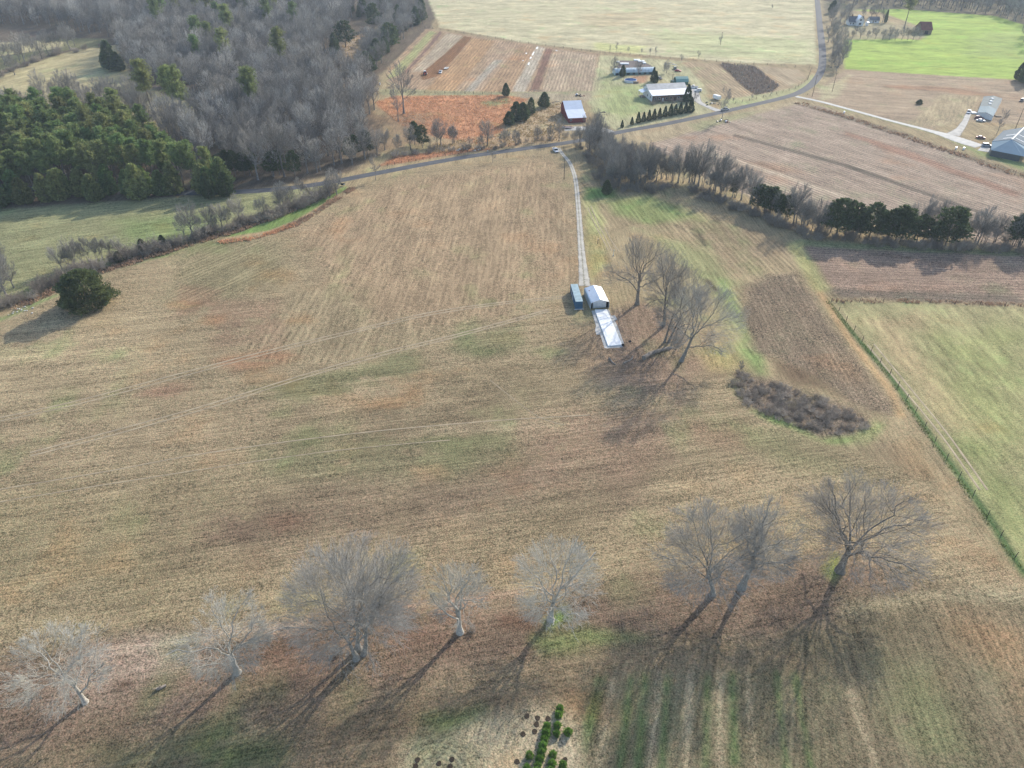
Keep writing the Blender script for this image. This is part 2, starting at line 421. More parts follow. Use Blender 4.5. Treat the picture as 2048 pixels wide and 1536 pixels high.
paint([(1505, 825), (1560, 850), (1640, 885), (1720, 880), (1760, 850)], (112, 156, 62), 2, line=3.0, alpha=.85, mottle=.3)
paint([(1770, 840), (1700, 900), (1600, 915)], (176, 160, 116), 2.5, line=3, alpha=.6)
# -- left of the main field
paint([(-300, 480), (-300, 425), (0, 420), (200, 405), (480, 385), (600, 372), (690, 365), (600, 420), (480, 462), (380, 505), (200, 545), (60, 590), (-300, 720)], (152, 150, 104), 2.5, rows=((0, 470), (400, 420)), period=3, strength=.15, clump=.9)
paint([(240, 440), (420, 425), (430, 470), (250, 490)], (128, 148, 84), 7, alpha=.7)
paint([(470, 462), (560, 430), (640, 395), (690, 372), (700, 378), (620, 425), (540, 462), (460, 486), (300, 520), (300, 505)], (124, 152, 74), 1.8, alpha=.95)
paint([(40, 610), (160, 556), (320, 506), (470, 462), (560, 430), (660, 385)], (98, 86, 70), 1.6, line=4, clump=1.3)
paint([(440, 480), (540, 464), (590, 448), (650, 410), (700, 380)], (192, 152, 116), 1.0, line=3)
paint([(0, 640), (30, 612), (110, 590), (125, 600), (90, 615), (30, 640)], (176, 158, 122), 1.5)
paint([(-40, 655), (20, 632), (70, 608), (110, 592)], (120, 152, 78), 1.5, line=2.2)
# -- the main hay field
paint(MAIN, (162, 142, 107), 2.0, rows=((100, 975), (1000, 858)), period=1.15, strength=.16, clump=1.0)
paint([(-100, 690), (130, 590), (400, 500), (420, 560), (300, 720), (0, 830), (-200, 900)], (178, 156, 118), 12, alpha=.8)
paint([(-100, 850), (500, 780), (900, 740), (1000, 860), (700, 900), (300, 950), (-100, 1000)], (164, 142, 108), 16, alpha=.7)
paint([(-200, 1000), (500, 950), (560, 1050), (400, 1200), (-200, 1280)], (152, 135, 97), 14, alpha=.8)
paint([(600, 460), (760, 370), (1100, 318), (1145, 420), (1150, 560), (1000, 640), (760, 640), (640, 560)], (172, 144, 110), 8, alpha=.8, rows=((1062, 570), (1076, 340)), period=2.4, strength=.20)
paint([(480, 690), (620, 570), (700, 600), (900, 640), (880, 690), (560, 740)], None, 8, rows=((640, 700), (690, 600)), period=2.4, strength=.26)
paint([(380, 480), (560, 480), (560, 560), (400, 620), (330, 600)], (148, 136, 98), 8, alpha=.8, rows=((380, 570), (540, 500)), period=2.0, strength=.4)
paint([(400, 600), (560, 600), (560, 680), (420, 700)], (158, 128, 100), 4, alpha=.7, mottle=.5)
paint([(360, 570), (440, 580), (420, 620), (340, 640)], (156, 122, 94), 3, alpha=.6, mottle=.5)
paint([(262, 795), (300, 775), (370, 765), (400, 775), (330, 795)], (162, 122, 96), 2.2, alpha=.65, mottle=.4)
paint([(430, 720), (540, 700), (600, 715), (470, 745)], (166, 124, 92), 3, alpha=.7, mottle=.5)
paint([(500, 780), (600, 755), (760, 720), (830, 700), (860, 740), (640, 800), (560, 800)], (126, 124, 84), 3, alpha=.8, mottle=.45)
paint([(900, 660), (950, 645), (1040, 650), (1045, 690), (960, 720), (900, 700)], (128, 124, 86), 3, alpha=.8, mottle=.42)
paint([(830, 740), (960, 720), (1060, 730), (1090, 780), (1000, 820), (840, 780)], (146, 128, 96), 4, alpha=.8, mottle=.4)
paint([(560, 840), (900, 790), (1040, 830), (900, 900), (560, 930)], (140, 122, 92), 8, alpha=.9, mottle=.25)
paint([(500, 900), (820, 870), (1020, 850), (1060, 930), (900, 970), (520, 960)], (134, 128, 90), 5, alpha=.75, mottle=.42)
paint([(860, 860), (1010, 870), (1040, 920), (880, 950)], (128, 128, 84), 4, alpha=.7, mottle=.42)
paint([(820, 935), (880, 930), (900, 950), (850, 965)], (186, 152, 104), 2.5, alpha=.8)
paint([(400, 1010), (700, 980), (1100, 900), (1300, 860), (1380, 940), (1200, 1000), (800, 1060), (420, 1120)], (136, 114, 91), 14, alpha=.85, mottle=.2)
paint([(780, 870), (900, 850), (1080, 845), (1200, 850), (1160, 862), (900, 866)], (190, 166, 130), 2.5, alpha=.75)
paint([(1040, 860), (1180, 820), (1280, 800), (1340, 860), (1300, 940), (1120, 940)], (164, 134, 106), 8, alpha=.7, mottle=.2)
paint([(400, 1055), (480, 1040), (500, 1075), (420, 1085)], (126, 102, 82), 3, alpha=.6, mottle=.5)
paint([(540, 1040), (600, 1032), (610, 1050), (560, 1060)], (130, 98, 76), 3, alpha=.7, mottle=.45)
paint([(1360, 840), (1500, 850), (1500, 900), (1380, 890)], (150, 122, 94), 4, alpha=.7, mottle=.2)
paint([(1480, 860), (1720, 900), (1840, 960), (1700, 950), (1560, 930)], (142, 138, 94), 6, alpha=.75, mottle=.2)
paint([(1600, 900), (1780, 880), (1900, 980), (1760, 960)], (148, 126, 98), 5, alpha=.6)
# -- leaf litter and mown ground under the near trees, dimmer foreground light put into its colours
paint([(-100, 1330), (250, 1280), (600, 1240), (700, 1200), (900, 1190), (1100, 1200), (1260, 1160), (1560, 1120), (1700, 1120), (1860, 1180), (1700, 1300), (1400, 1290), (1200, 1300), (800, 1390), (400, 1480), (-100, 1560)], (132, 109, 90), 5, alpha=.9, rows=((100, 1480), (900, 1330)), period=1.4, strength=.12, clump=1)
paint([(160, 1290), (380, 1270), (400, 1330), (200, 1400), (100, 1420)], (170, 148, 128), 4, alpha=.7, mottle=.2)
paint([(200, 1310), (300, 1290), (480, 1262), (600, 1250)], (186, 164, 142), 1.6, line=2.2, alpha=.7)
paint([(820, 1212), (1000, 1190), (1150, 1170)], (182, 148, 122), 1.4, line=2.0, alpha=.7)
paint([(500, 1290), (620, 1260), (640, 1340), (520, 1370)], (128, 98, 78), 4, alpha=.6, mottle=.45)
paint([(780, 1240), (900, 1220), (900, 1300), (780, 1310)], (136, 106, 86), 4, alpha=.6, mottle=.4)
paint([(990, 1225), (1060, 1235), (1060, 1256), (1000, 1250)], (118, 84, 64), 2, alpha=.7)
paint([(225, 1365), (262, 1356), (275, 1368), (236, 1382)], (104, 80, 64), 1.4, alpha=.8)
paint([(1090, 1240), (1130, 1210), (1140, 1235), (1100, 1255)], (112, 148, 62), 1.6, alpha=.85)
paint([(1070, 1280), (1180, 1262), (1300, 1275), (1180, 1305), (1090, 1310)], (124, 140, 76), 2.5, alpha=.8)
paint([(1650, 1140), (1672, 1110), (1680, 1140), (1665, 1160)], (136, 152, 66), 1.6, alpha=.85)
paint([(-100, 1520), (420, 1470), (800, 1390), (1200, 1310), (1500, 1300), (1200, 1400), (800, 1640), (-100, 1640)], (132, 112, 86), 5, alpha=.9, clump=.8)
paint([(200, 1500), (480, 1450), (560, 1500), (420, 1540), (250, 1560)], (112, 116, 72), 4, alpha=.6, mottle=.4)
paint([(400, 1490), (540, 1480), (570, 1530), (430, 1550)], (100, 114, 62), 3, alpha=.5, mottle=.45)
paint([(860, 1440), (960, 1420), (980, 1470), (900, 1490)], (112, 136, 70), 3, alpha=.75, mottle=.2)
# -- bottom right: winter greens in strips, mown turn-rows; base colours also darkened for dimmer foreground light
paint([(1180, 1320), (1500, 1290), (1700, 1270), (2200, 1180), (2400, 1640), (1100, 1640)], (130, 118, 88), 4, rows=((1480, 1536), (1497, 1330)), period=1.45, strength=.15, clump=.8)
paint([(1700, 1200), (1880, 1180), (2100, 1230), (2300, 1500), (2300, 1640), (1720, 1640), (1640, 1400)], (132, 118, 90), 5, rows=((1960, 1536), (1850, 1260)), period=1.5, strength=.2)
paint([(1780, 1330), (1860, 1330), (1960, 1536), (1880, 1600), (1800, 1440)], (122, 126, 82), 5, alpha=.65, mottle=.4)
paint([(1880, 1200), (2060, 1250), (2120, 1400), (2060, 1420)], (164, 136, 100), 5, alpha=.7)
for a, b, w in [((1200, 1360), (1150, 1560), 2.4), ((1262, 1350), (1238, 1560), 1.3), ((1290, 1345), (1275, 1560), 1.5), ((1415, 1350), (1410, 1560), 1.0),
                ((1465, 1350), (1470, 1560), 1.6), ((1552, 1345), (1575, 1560), 1.3), ((1590, 1350), (1625, 1560), 1.2), ((1335, 1345), (1322, 1560), 1.2)]:
    paint([a, b], (96, 118, 64), .7, line=w * .8, alpha=.85, mottle=.42, wob=1.2)
for a, b, w in [((1225, 1360), (1190, 1560), 1.0), ((1320, 1340), (1300, 1560), .9), ((1440, 1345), (1440, 1560), 1.0), ((1492, 1320), (1512, 1560), .9), ((1380, 1345), (1372, 1560), 1.1), ((1700, 1380), (1760, 1560), .9)]:
    paint([a, b], (184, 164, 128), .5, line=w, alpha=.75, wob=.6)
paint([(1180, 1300), (1400, 1285), (1560, 1290), (1620, 1330), (1400, 1345), (1190, 1350)], (146, 124, 94), 3, alpha=.85)
paint([(1700, 1220), (1850, 1192), (2060, 1192)], (172, 158, 122), 1.5, line=2.2, alpha=.6)
NURS = [(960, 1440), (1060, 1405), (1130, 1410), (1165, 1470), (1180, 1640), (760, 1640), (800, 1500), (880, 1480)]
paint(NURS, (182, 164, 128), 2, clump=.8, curved=(1080, 1500), period=1.0, strength=.22, rows=None)
paint([(820, 1480), (900, 1470), (960, 1500), (960, 1640), (820, 1640)], (160, 150, 108), 2, alpha=.6, curved=(870, 1560), period=.9, strength=.3)
paint([(1060, 1430), (1140, 1425), (1150, 1640), (1020, 1640)], (190, 172, 142), 2, alpha=.7)
# -- ground under the shade trees by the garage
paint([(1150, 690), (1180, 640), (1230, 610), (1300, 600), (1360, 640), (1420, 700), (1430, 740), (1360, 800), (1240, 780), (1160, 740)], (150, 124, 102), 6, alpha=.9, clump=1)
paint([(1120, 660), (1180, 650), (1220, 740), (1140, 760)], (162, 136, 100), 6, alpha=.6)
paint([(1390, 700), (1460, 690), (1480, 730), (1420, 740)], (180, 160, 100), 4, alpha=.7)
# a thousand small patches where the sward is thin, green or reddish, each with its own outline
_f1 = fbm(VX / 14.0 + 3, VY / 11.0, 21); _f2 = fbm(VX / 7.0, VY / 10.0 + 5, 31); _f3 = fbm(VX / 30.0, VY / 24.0, 41)
VC *= (1 + 0.30 * (_f1 - 0.5) + 0.22 * (_f2 - 0.5))[:, None]
g = np.clip((_f2 - 0.55) * 4, 0, 1) * np.clip((_f3 - 0.42) * 4, 0, 1)
VC *= 1 - g[:, None] * np.array([0.22, 0.06, 0.20])
rdd = np.clip((_f1 - 0.58) * 5, 0, 1) * np.clip((0.58 - _f3) * 4, 0, 1)
VC *= 1 - rdd[:, None] * np.array([0.03, 0.16, 0.24])

idx = np.arange(NX * NY).reshape(NY, NX)
quads = np.stack([idx[:-1, :-1], idx[:-1, 1:], idx[1:, 1:], idx[1:, :-1]], -1).reshape(-1, 4)
gme = mesh_from("ground", np.stack([VX, VY, VZ], 1), [quads], smooth=True)
at = gme.attributes.new("field_color", 'FLOAT_COLOR', 'POINT')
at.data.foreach_set("color", np.column_stack([VC, VR]).astype(np.float32).ravel())
at = gme.attributes.new("row_coord", 'FLOAT_VECTOR', 'POINT')
at.data.foreach_set("vector", VU.astype(np.float32).ravel())

def ground_material():
    m = bpy.data.materials.new("farmland"); m.use_nodes = True
    n, l = m.node_tree.nodes, m.node_tree.links
    p = n["Principled BSDF"]; p.inputs["Roughness"].default_value = 0.95; p.inputs["Specular IOR Level"].default_value = 0.08
    fc = n.new("ShaderNodeAttribute"); fc.attribute_name = "field_color"
    rc = n.new("ShaderNodeAttribute"); rc.attribute_name = "row_coord"
    tc = n.new("ShaderNodeTexCoord")
    sp = n.new("ShaderNodeSeparateXYZ"); l.new(rc.outputs["Vector"], sp.inputs[0])
    def noise(vec, scale, detail=3, rough=.55, d4=None):
        t = n.new("ShaderNodeTexNoise"); t.inputs["Scale"].default_value = scale; t.inputs["Detail"].default_value = detail
        t.inputs["Roughness"].default_value = rough; l.new(vec, t.inputs["Vector"]); return t.outputs["Fac"]
    def math_(op, a, b=None, c=None):
        t = n.new("ShaderNodeMath"); t.operation = op
        for i, v in enumerate((a, b, c)):
            if v is None: continue
            if isinstance(v, (int, float)): t.inputs[i].default_value = v
            else: l.new(v, t.inputs[i])
        return t.outputs[0]
    ob = tc.outputs["Object"]
    n_l = noise(ob, 0.11, 4); n_m = noise(ob, 0.9, 4, .65); n_f = noise(ob, 3.4, 3, .75)
    # streaks along the rows
    cb = n.new("ShaderNodeCombineXYZ")
    l.new(math_('MULTIPLY', sp.outputs[0], 2.3), cb.inputs[0]); l.new(math_('MULTIPLY', sp.outputs[1], 0.10), cb.inputs[1])
    streak = noise(cb.outputs[0], 1.0, 3, .6)
    cb2 = n.new("ShaderNodeCombineXYZ")
    l.new(math_('MULTIPLY', sp.outputs[0], .33), cb2.inputs[0]); l.new(math_('MULTIPLY', sp.outputs[1], 0.022), cb2.inputs[1])
    streak2 = noise(cb2.outputs[0], 1.0, 3, .6)
    # rows
    ph = math_('ADD', sp.outputs[0], math_('MULTIPLY', math_('SUBTRACT', n_l, .5), .9))
    ph = math_('ADD', ph, math_('MULTIPLY', math_('SUBTRACT', n_m, .5), .55))
    rw = math_('SINE', math_('MULTIPLY', ph, 6.28318))
    rwb = math_('MULTIPLY', rw, math_('SMOOTH_MAX', 0.0, math_('MULTIPLY', math_('SUBTRACT', streak2, .32), 4.0), .3))
    rs = fc.outputs["Alpha"]
    rterm = math_('MULTIPLY', math_('MULTIPLY', rwb, rs), .45)
    def dev(f, k): return math_('MULTIPLY', math_('SUBTRACT', f, .5), k)
    clump = sp.outputs[2]
    tot = math_('ADD', dev(n_l, .35), math_('MULTIPLY', math_('ADD', dev(n_m, 1.3), dev(n_f, 4.4)), clump))
    tot = math_('ADD', tot, math_('ADD', dev(streak, 1.25), dev(streak2, 1.1)))
    tot = math_('ADD', math_('ADD', tot, rterm), 1.0)
    tot = math_('MAXIMUM', tot, .25)
    # straw <-> green/dark tint at clump size
    tint = n.new("ShaderNodeMix"); tint.data_type = 'RGBA'
    mr = n.new("ShaderNodeMapRange"); mr.inputs[1].default_value = .35; mr.inputs[2].default_value = .65
    l.new(noise(ob, 1.7, 5, .7), mr.inputs[0]); l.new(mr.outputs[0], tint.inputs[0])
    tint.inputs[6].default_value = (.90, 1.0, .93, 1); tint.inputs[7].default_value = (1.09, 1.0, .97, 1)
    vm = n.new("ShaderNodeVectorMath"); vm.operation = 'MULTIPLY'
    l.new(fc.outputs["Color"], vm.inputs[0]); l.new(tint.outputs[2], vm.inputs[1])
    vs = n.new("ShaderNodeVectorMath"); vs.operation = 'SCALE'
    l.new(vm.outputs[0], vs.inputs[0]); l.new(tot, vs.inputs["Scale"])
    l.new(vs.outputs[0], p.inputs["Base Color"])
    hgt = math_('ADD', math_('MULTIPLY', math_('ADD', n_m, math_('MULTIPLY', n_f, .6)), math_('MULTIPLY', clump, .22)), math_('MULTIPLY', math_('MULTIPLY', rwb, rs), .05))
    bp = n.new("ShaderNodeBump"); bp.inputs["Distance"].default_value = 1.0; bp.inputs["Strength"].default_value = .8
    l.new(hgt, bp.inputs["Height"]); l.new(bp.outputs[0], p.inputs["Normal"])
    return m
ground = struct(link("ground", gme, ground_material()))

# ------------------------------------------------------------------ roads, lanes and drives
def ribbon(name, pts, width, m, lift=0.05, nacross=5, step=2.0, wob=0.0):
    """a strip draped on the ground along survey points; width in metres (one value or one per point)"""
    g = [P(*p) for p in pts]
    if not hasattr(width, '__len__'): width = [width] * len(g)
    # Catmull-Rom resample
    out, ws = [], []
    for i in range(len(g) - 1):
        p0, p1, p2, p3 = g[max(i - 1, 0)], g[i], g[i + 1], g[min(i + 2, len(g) - 1)]
        k = max(2, int((p2 - p1).length / step))
        for j in range(k + (i == len(g) - 2)):
            t = j / k
            out.append(0.5 * ((2 * p1) + (p2 - p0) * t + (2 * p0 - 5 * p1 + 4 * p2 - p3) * t * t + (3 * p1 - p0 - 3 * p2 + p3) * t ** 3))
            ws.append(width[i] * (1 - t) + width[i + 1] * t)
    c = np.array([(p.x, p.y) for p in out]); d = np.gradient(c, axis=0); d /= np.linalg.norm(d, axis=1)[:, None]
    nrm = np.stack([-d[:, 1], d[:, 0]], 1)
    acr = np.linspace(-.5, .5, nacross)
    w = np.array(ws)[:, None] * np.ones(nacross)
    if wob:
        s = np.cumsum(np.hypot(*np.gradient(c, axis=0).T))
        w[:, 0] *= 1 + wob * (vnoise(s / 3, s * 0, 5) - .5); w[:, -1] *= 1 + wob * (vnoise(s / 3, s * 0, 9) - .5)
    X = c[:, None, 0] + nrm[:, None, 0] * acr[None] * w; Y = c[:, None, 1] + nrm[:, None, 1] * acr[None] * w
    crown = (0.25 - acr ** 2) * 0.16
    Z = H(X, Y) + lift + crown[None] * min(1.0, np.mean(ws) / 6)
    Z[:, 0] -= lift * 1.6; Z[:, -1] -= lift * 1.6
    n = len(c); idx = np.arange(n * nacross).reshape(n, nacross)
    q = np.stack([idx[:-1, :-1], idx[1:, :-1], idx[1:, 1:], idx[:-1, 1:]], -1).reshape(-1, 4)[:, ::-1]
    me = mesh_from(name, np.stack([X, Y, Z], -1).reshape(-1, 3), [q], smooth=True)
    a = me.attributes.new("across", 'FLOAT', 'POINT'); a.data.foreach_set("value", np.tile(acr * 2, n).astype(np.float32))
    return struct(link(name, me, m))

def road_material(name, base, edge, centre=None, noise_k=.25, edge_w=.25, soft_edge=False, scale=1.2, centre_w=.25):
    m = bpy.data.materials.new(name); m.use_nodes = True
    n, l = m.node_tree.nodes, m.node_tree.links
    p = n["Principled BSDF"]; p.inputs["Roughness"].default_value = .85; p.inputs["Specular IOR Level"].default_value = .25
    at = n.new("ShaderNodeAttribute"); at.attribute_name = "across"
    tc = n.new("ShaderNodeTexCoord")
    no = n.new("ShaderNodeTexNoise"); no.inputs["Scale"].default_value = scale; no.inputs["Detail"].default_value = 5; no.inputs["Roughness"].default_value = .7
    l.new(tc.outputs["Object"], no.inputs["Vector"])
    ab = n.new("ShaderNodeMath"); ab.operation = 'ABSOLUTE'; l.new(at.outputs["Fac"], ab.inputs[0])
    ad = n.new("ShaderNodeMath"); ad.operation = 'MULTIPLY_ADD'; ad.inputs[1].default_value = .7; l.new(no.outputs["Fac"], ad.inputs[0]); l.new(ab.outputs[0], ad.inputs[2])
    def rng(a, b, c=0., d=1.):
        r = n.new("ShaderNodeMapRange"); r.inputs[1].default_value = a; r.inputs[2].default_value = b; r.inputs[3].default_value = c; r.inputs[4].default_value = d
        l.new(ad.outputs[0], r.inputs[0]); return r.outputs[0]
    mx = n.new("ShaderNodeMix"); mx.data_type = 'RGBA'; mx.inputs[6].default_value = (*base, 1); mx.inputs[7].default_value = (*edge, 1)
    l.new(rng(1.32 - edge_w, 1.38), mx.inputs[0]); out = mx.outputs[2]
    if centre:
        m2 = n.new("ShaderNodeMix"); m2.data_type = 'RGBA'; l.new(out, m2.inputs[6]); m2.inputs[7].default_value = (*centre, 1)
        l.new(rng(.30 + centre_w, .5 + centre_w, .9, 0.), m2.inputs[0]); out = m2.outputs[2]
    n2 = n.new("ShaderNodeTexNoise"); n2.inputs["Scale"].default_value = .35; n2.inputs["Detail"].default_value = 6; l.new(tc.outputs["Object"], n2.inputs["Vector"])
    r2 = n.new("ShaderNodeMapRange"); r2.inputs[1].default_value = .3; r2.inputs[2].default_value = .7; r2.inputs[3].default_value = 1 - noise_k; r2.inputs[4].default_value = 1 + noise_k
    l.new(n2.outputs["Fac"], r2.inputs[0])
    sc_ = n.new("ShaderNodeVectorMath"); sc_.operation = 'SCALE'; l.new(out, sc_.inputs[0]); l.new(r2.outputs[0], sc_.inputs["Scale"])
    l.new(sc_.outputs[0], p.inputs["Base Color"])
    if soft_edge: l.new(rng(1.05, 1.35, 1., 0.), p.inputs["Alpha"])
    return m

M_asphalt = road_material("asphalt", (.085, .088, .095), (.20, .18, .14), noise_k=.18, edge_w=.12)
M_gravel = road_material("gravel", (.42, .40, .36), (.28, .24, .17), noise_k=.2, edge_w=.35, soft_edge=True, scale=1.6)
M_twotrack = road_material("gravel_track", (.44, .41, .35), (.26, .23, .15), centre=(.20, .185, .12), noise_k=.22, edge_w=.3, soft_edge=True, scale=1.4, centre_w=.05)
M_lane = road_material("chalky_lane", (.52, .50, .45), (.32, .29, .22), noise_k=.12, edge_w=.2, soft_edge=True)
M_worn = road_material("worn_grass_track", (.36, .29, .19), (.30, .24, .155), noise_k=.3, edge_w=.6, soft_edge=True, scale=.9)

ribbon("road", [(-120, 372), (120, 378), (300, 384), (440, 385), (560, 378), (650, 366), (750, 347), (850, 328), (950, 311), (1050, 297), (1130, 286), (1190, 275), (1250, 262), (1330, 248),
               (1430, 227), (1500, 211), (1560, 197), (1600, 184), (1628, 164), (1643, 138), (1645, 105), (1641, 65), (1637, 25), (1633, -12), (1630, -40)], 6.2, M_asphalt, lift=.10, nacross=7, step=3)
ribbon("drive", [(1117, 296), (1124, 307), (1140, 327), (1151, 360), (1157, 420), (1162, 490), (1166, 535), (1169, 572)], [2.3, 2.4, 2.4, 2.5, 2.6, 2.9, 3.8, 5.4], M_twotrack, lift=.05, nacross=9, step=1.5, wob=.3)
ribbon("lane", [(1592, 193), (1640, 203), (1700, 219), (1780, 241), (1850, 259), (1890, 270), (1925, 282), (1960, 293)], [4.5, 4, 4, 4, 5, 9, 11, 10], M_lane, lift=.06, nacross=7, step=2, wob=.15)
ribbon("lane", [(1905, 270), (1920, 258), (1930, 243), (1938, 226)], [9, 5, 4, 3.5], M_gravel, lift=.075, nacross=7, step=2, wob=.2)
ribbon("drive", [(1438, 222), (1415, 213), (1398, 204), (1390, 192), (1385, 176)], [7, 4.5, 5, 8, 9], M_gravel, lift=.06, nacross=7, step=1.5, wob=.2)
ribbon("drive", [(1330, 168), (1350, 172), (1385, 178)], [6, 8, 8], M_gravel, lift=.045, nacross=5, step=1.5, wob=.2)
ribbon("drive", [(1126, 258), (1160, 257), (1195, 258), (1225, 266)], [8, 10, 10, 8], M_gravel, lift=.06, nacross=7, step=1.5, wob=.25)
for k, (pts, w) in enumerate([
        ([(-40, 843), (140, 805), (330, 755), (520, 705), (700, 662), (860, 625), (1000, 605), (1130, 592)], .7),
        ([(-40, 850), (140, 812), (330, 762), (520, 711), (700, 667), (860, 630), (1000, 609), (1130, 596)], .6),
        ([(60, 905), (240, 858), (420, 808), (600, 752), (760, 706), (900, 672), (1020, 640), (1100, 618)], .7),
        ([(60, 912), (240, 866), (420, 815), (600, 758), (760, 712), (900, 677), (1020, 645), (1100, 622)], .6),
        ([(-40, 985), (200, 945), (420, 905), (700, 868), (980, 842), (1180, 830)], .5),
        ([(-40, 1010), (300, 955), (640, 905), (900, 880)], .4),
        ([(1210, 455), (1222, 480), (1240, 505)], .5), ([(1176, 415), (1186, 440), (1200, 468), (1216, 500)], .5), ([(1182, 412), (1193, 440), (1208, 470), (1224, 502)], .5),
        ([(1735, 690), (1800, 770), (1880, 868), (1960, 980)], .7), ([(1748, 688), (1812, 766), (1892, 864), (1975, 980)], .7),
        ([(980, 760), (1030, 800), (1080, 835), (1130, 850)], .3)]):
    ribbon("tyre_track", pts, w, M_worn, lift=.035, nacross=5, step=1.2, wob=.5)

# ------------------------------------------------------------------ tree builders
def tubes(PL, RD, S):
    """PL (B,K,3) centre lines, RD (B,K) radii -> verts, quads of S-sided tubes"""
    B, K, _ = PL.shape
    T = np.gradient(PL, axis=1); T /= np.linalg.norm(T, axis=2, keepdims=True) + 1e-9
    ref = np.where(np.abs(T[..., 2:3]) < .85, np.array([0., 0., 1.]), np.array([1., 0., 0.]))
    ref = np.broadcast_to(ref[:, :1], T.shape)
    A = np.cross(T, ref); A /= np.linalg.norm(A, axis=2, keepdims=True) + 1e-9
    Bn = np.cross(T, A)
    th = np.arange(S) * 2 * np.pi / S
    V = PL[:, :, None] + (A[:, :, None] * np.cos(th)[:, None] + Bn[:, :, None] * np.sin(th)[:, None]) * RD[:, :, None, None]
    i = np.arange(B * K * S).reshape(B, K, S); j = np.roll(i, -1, 2)
    q = np.stack([i[:, :-1], j[:, :-1], j[:, 1:], i[:, 1:]], -1).reshape(-1, 4)
    return V.reshape(-1, 3), q
def unit(v): return v / (np.linalg.norm(v, axis=-1, keepdims=True) + 1e-9)
def join(parts):
    vs, qs, n = [], [], 0
    for v, q in parts: vs.append(v); qs.append(q + n); n += len(v)
    return np.concatenate(vs), np.concatenate(qs)

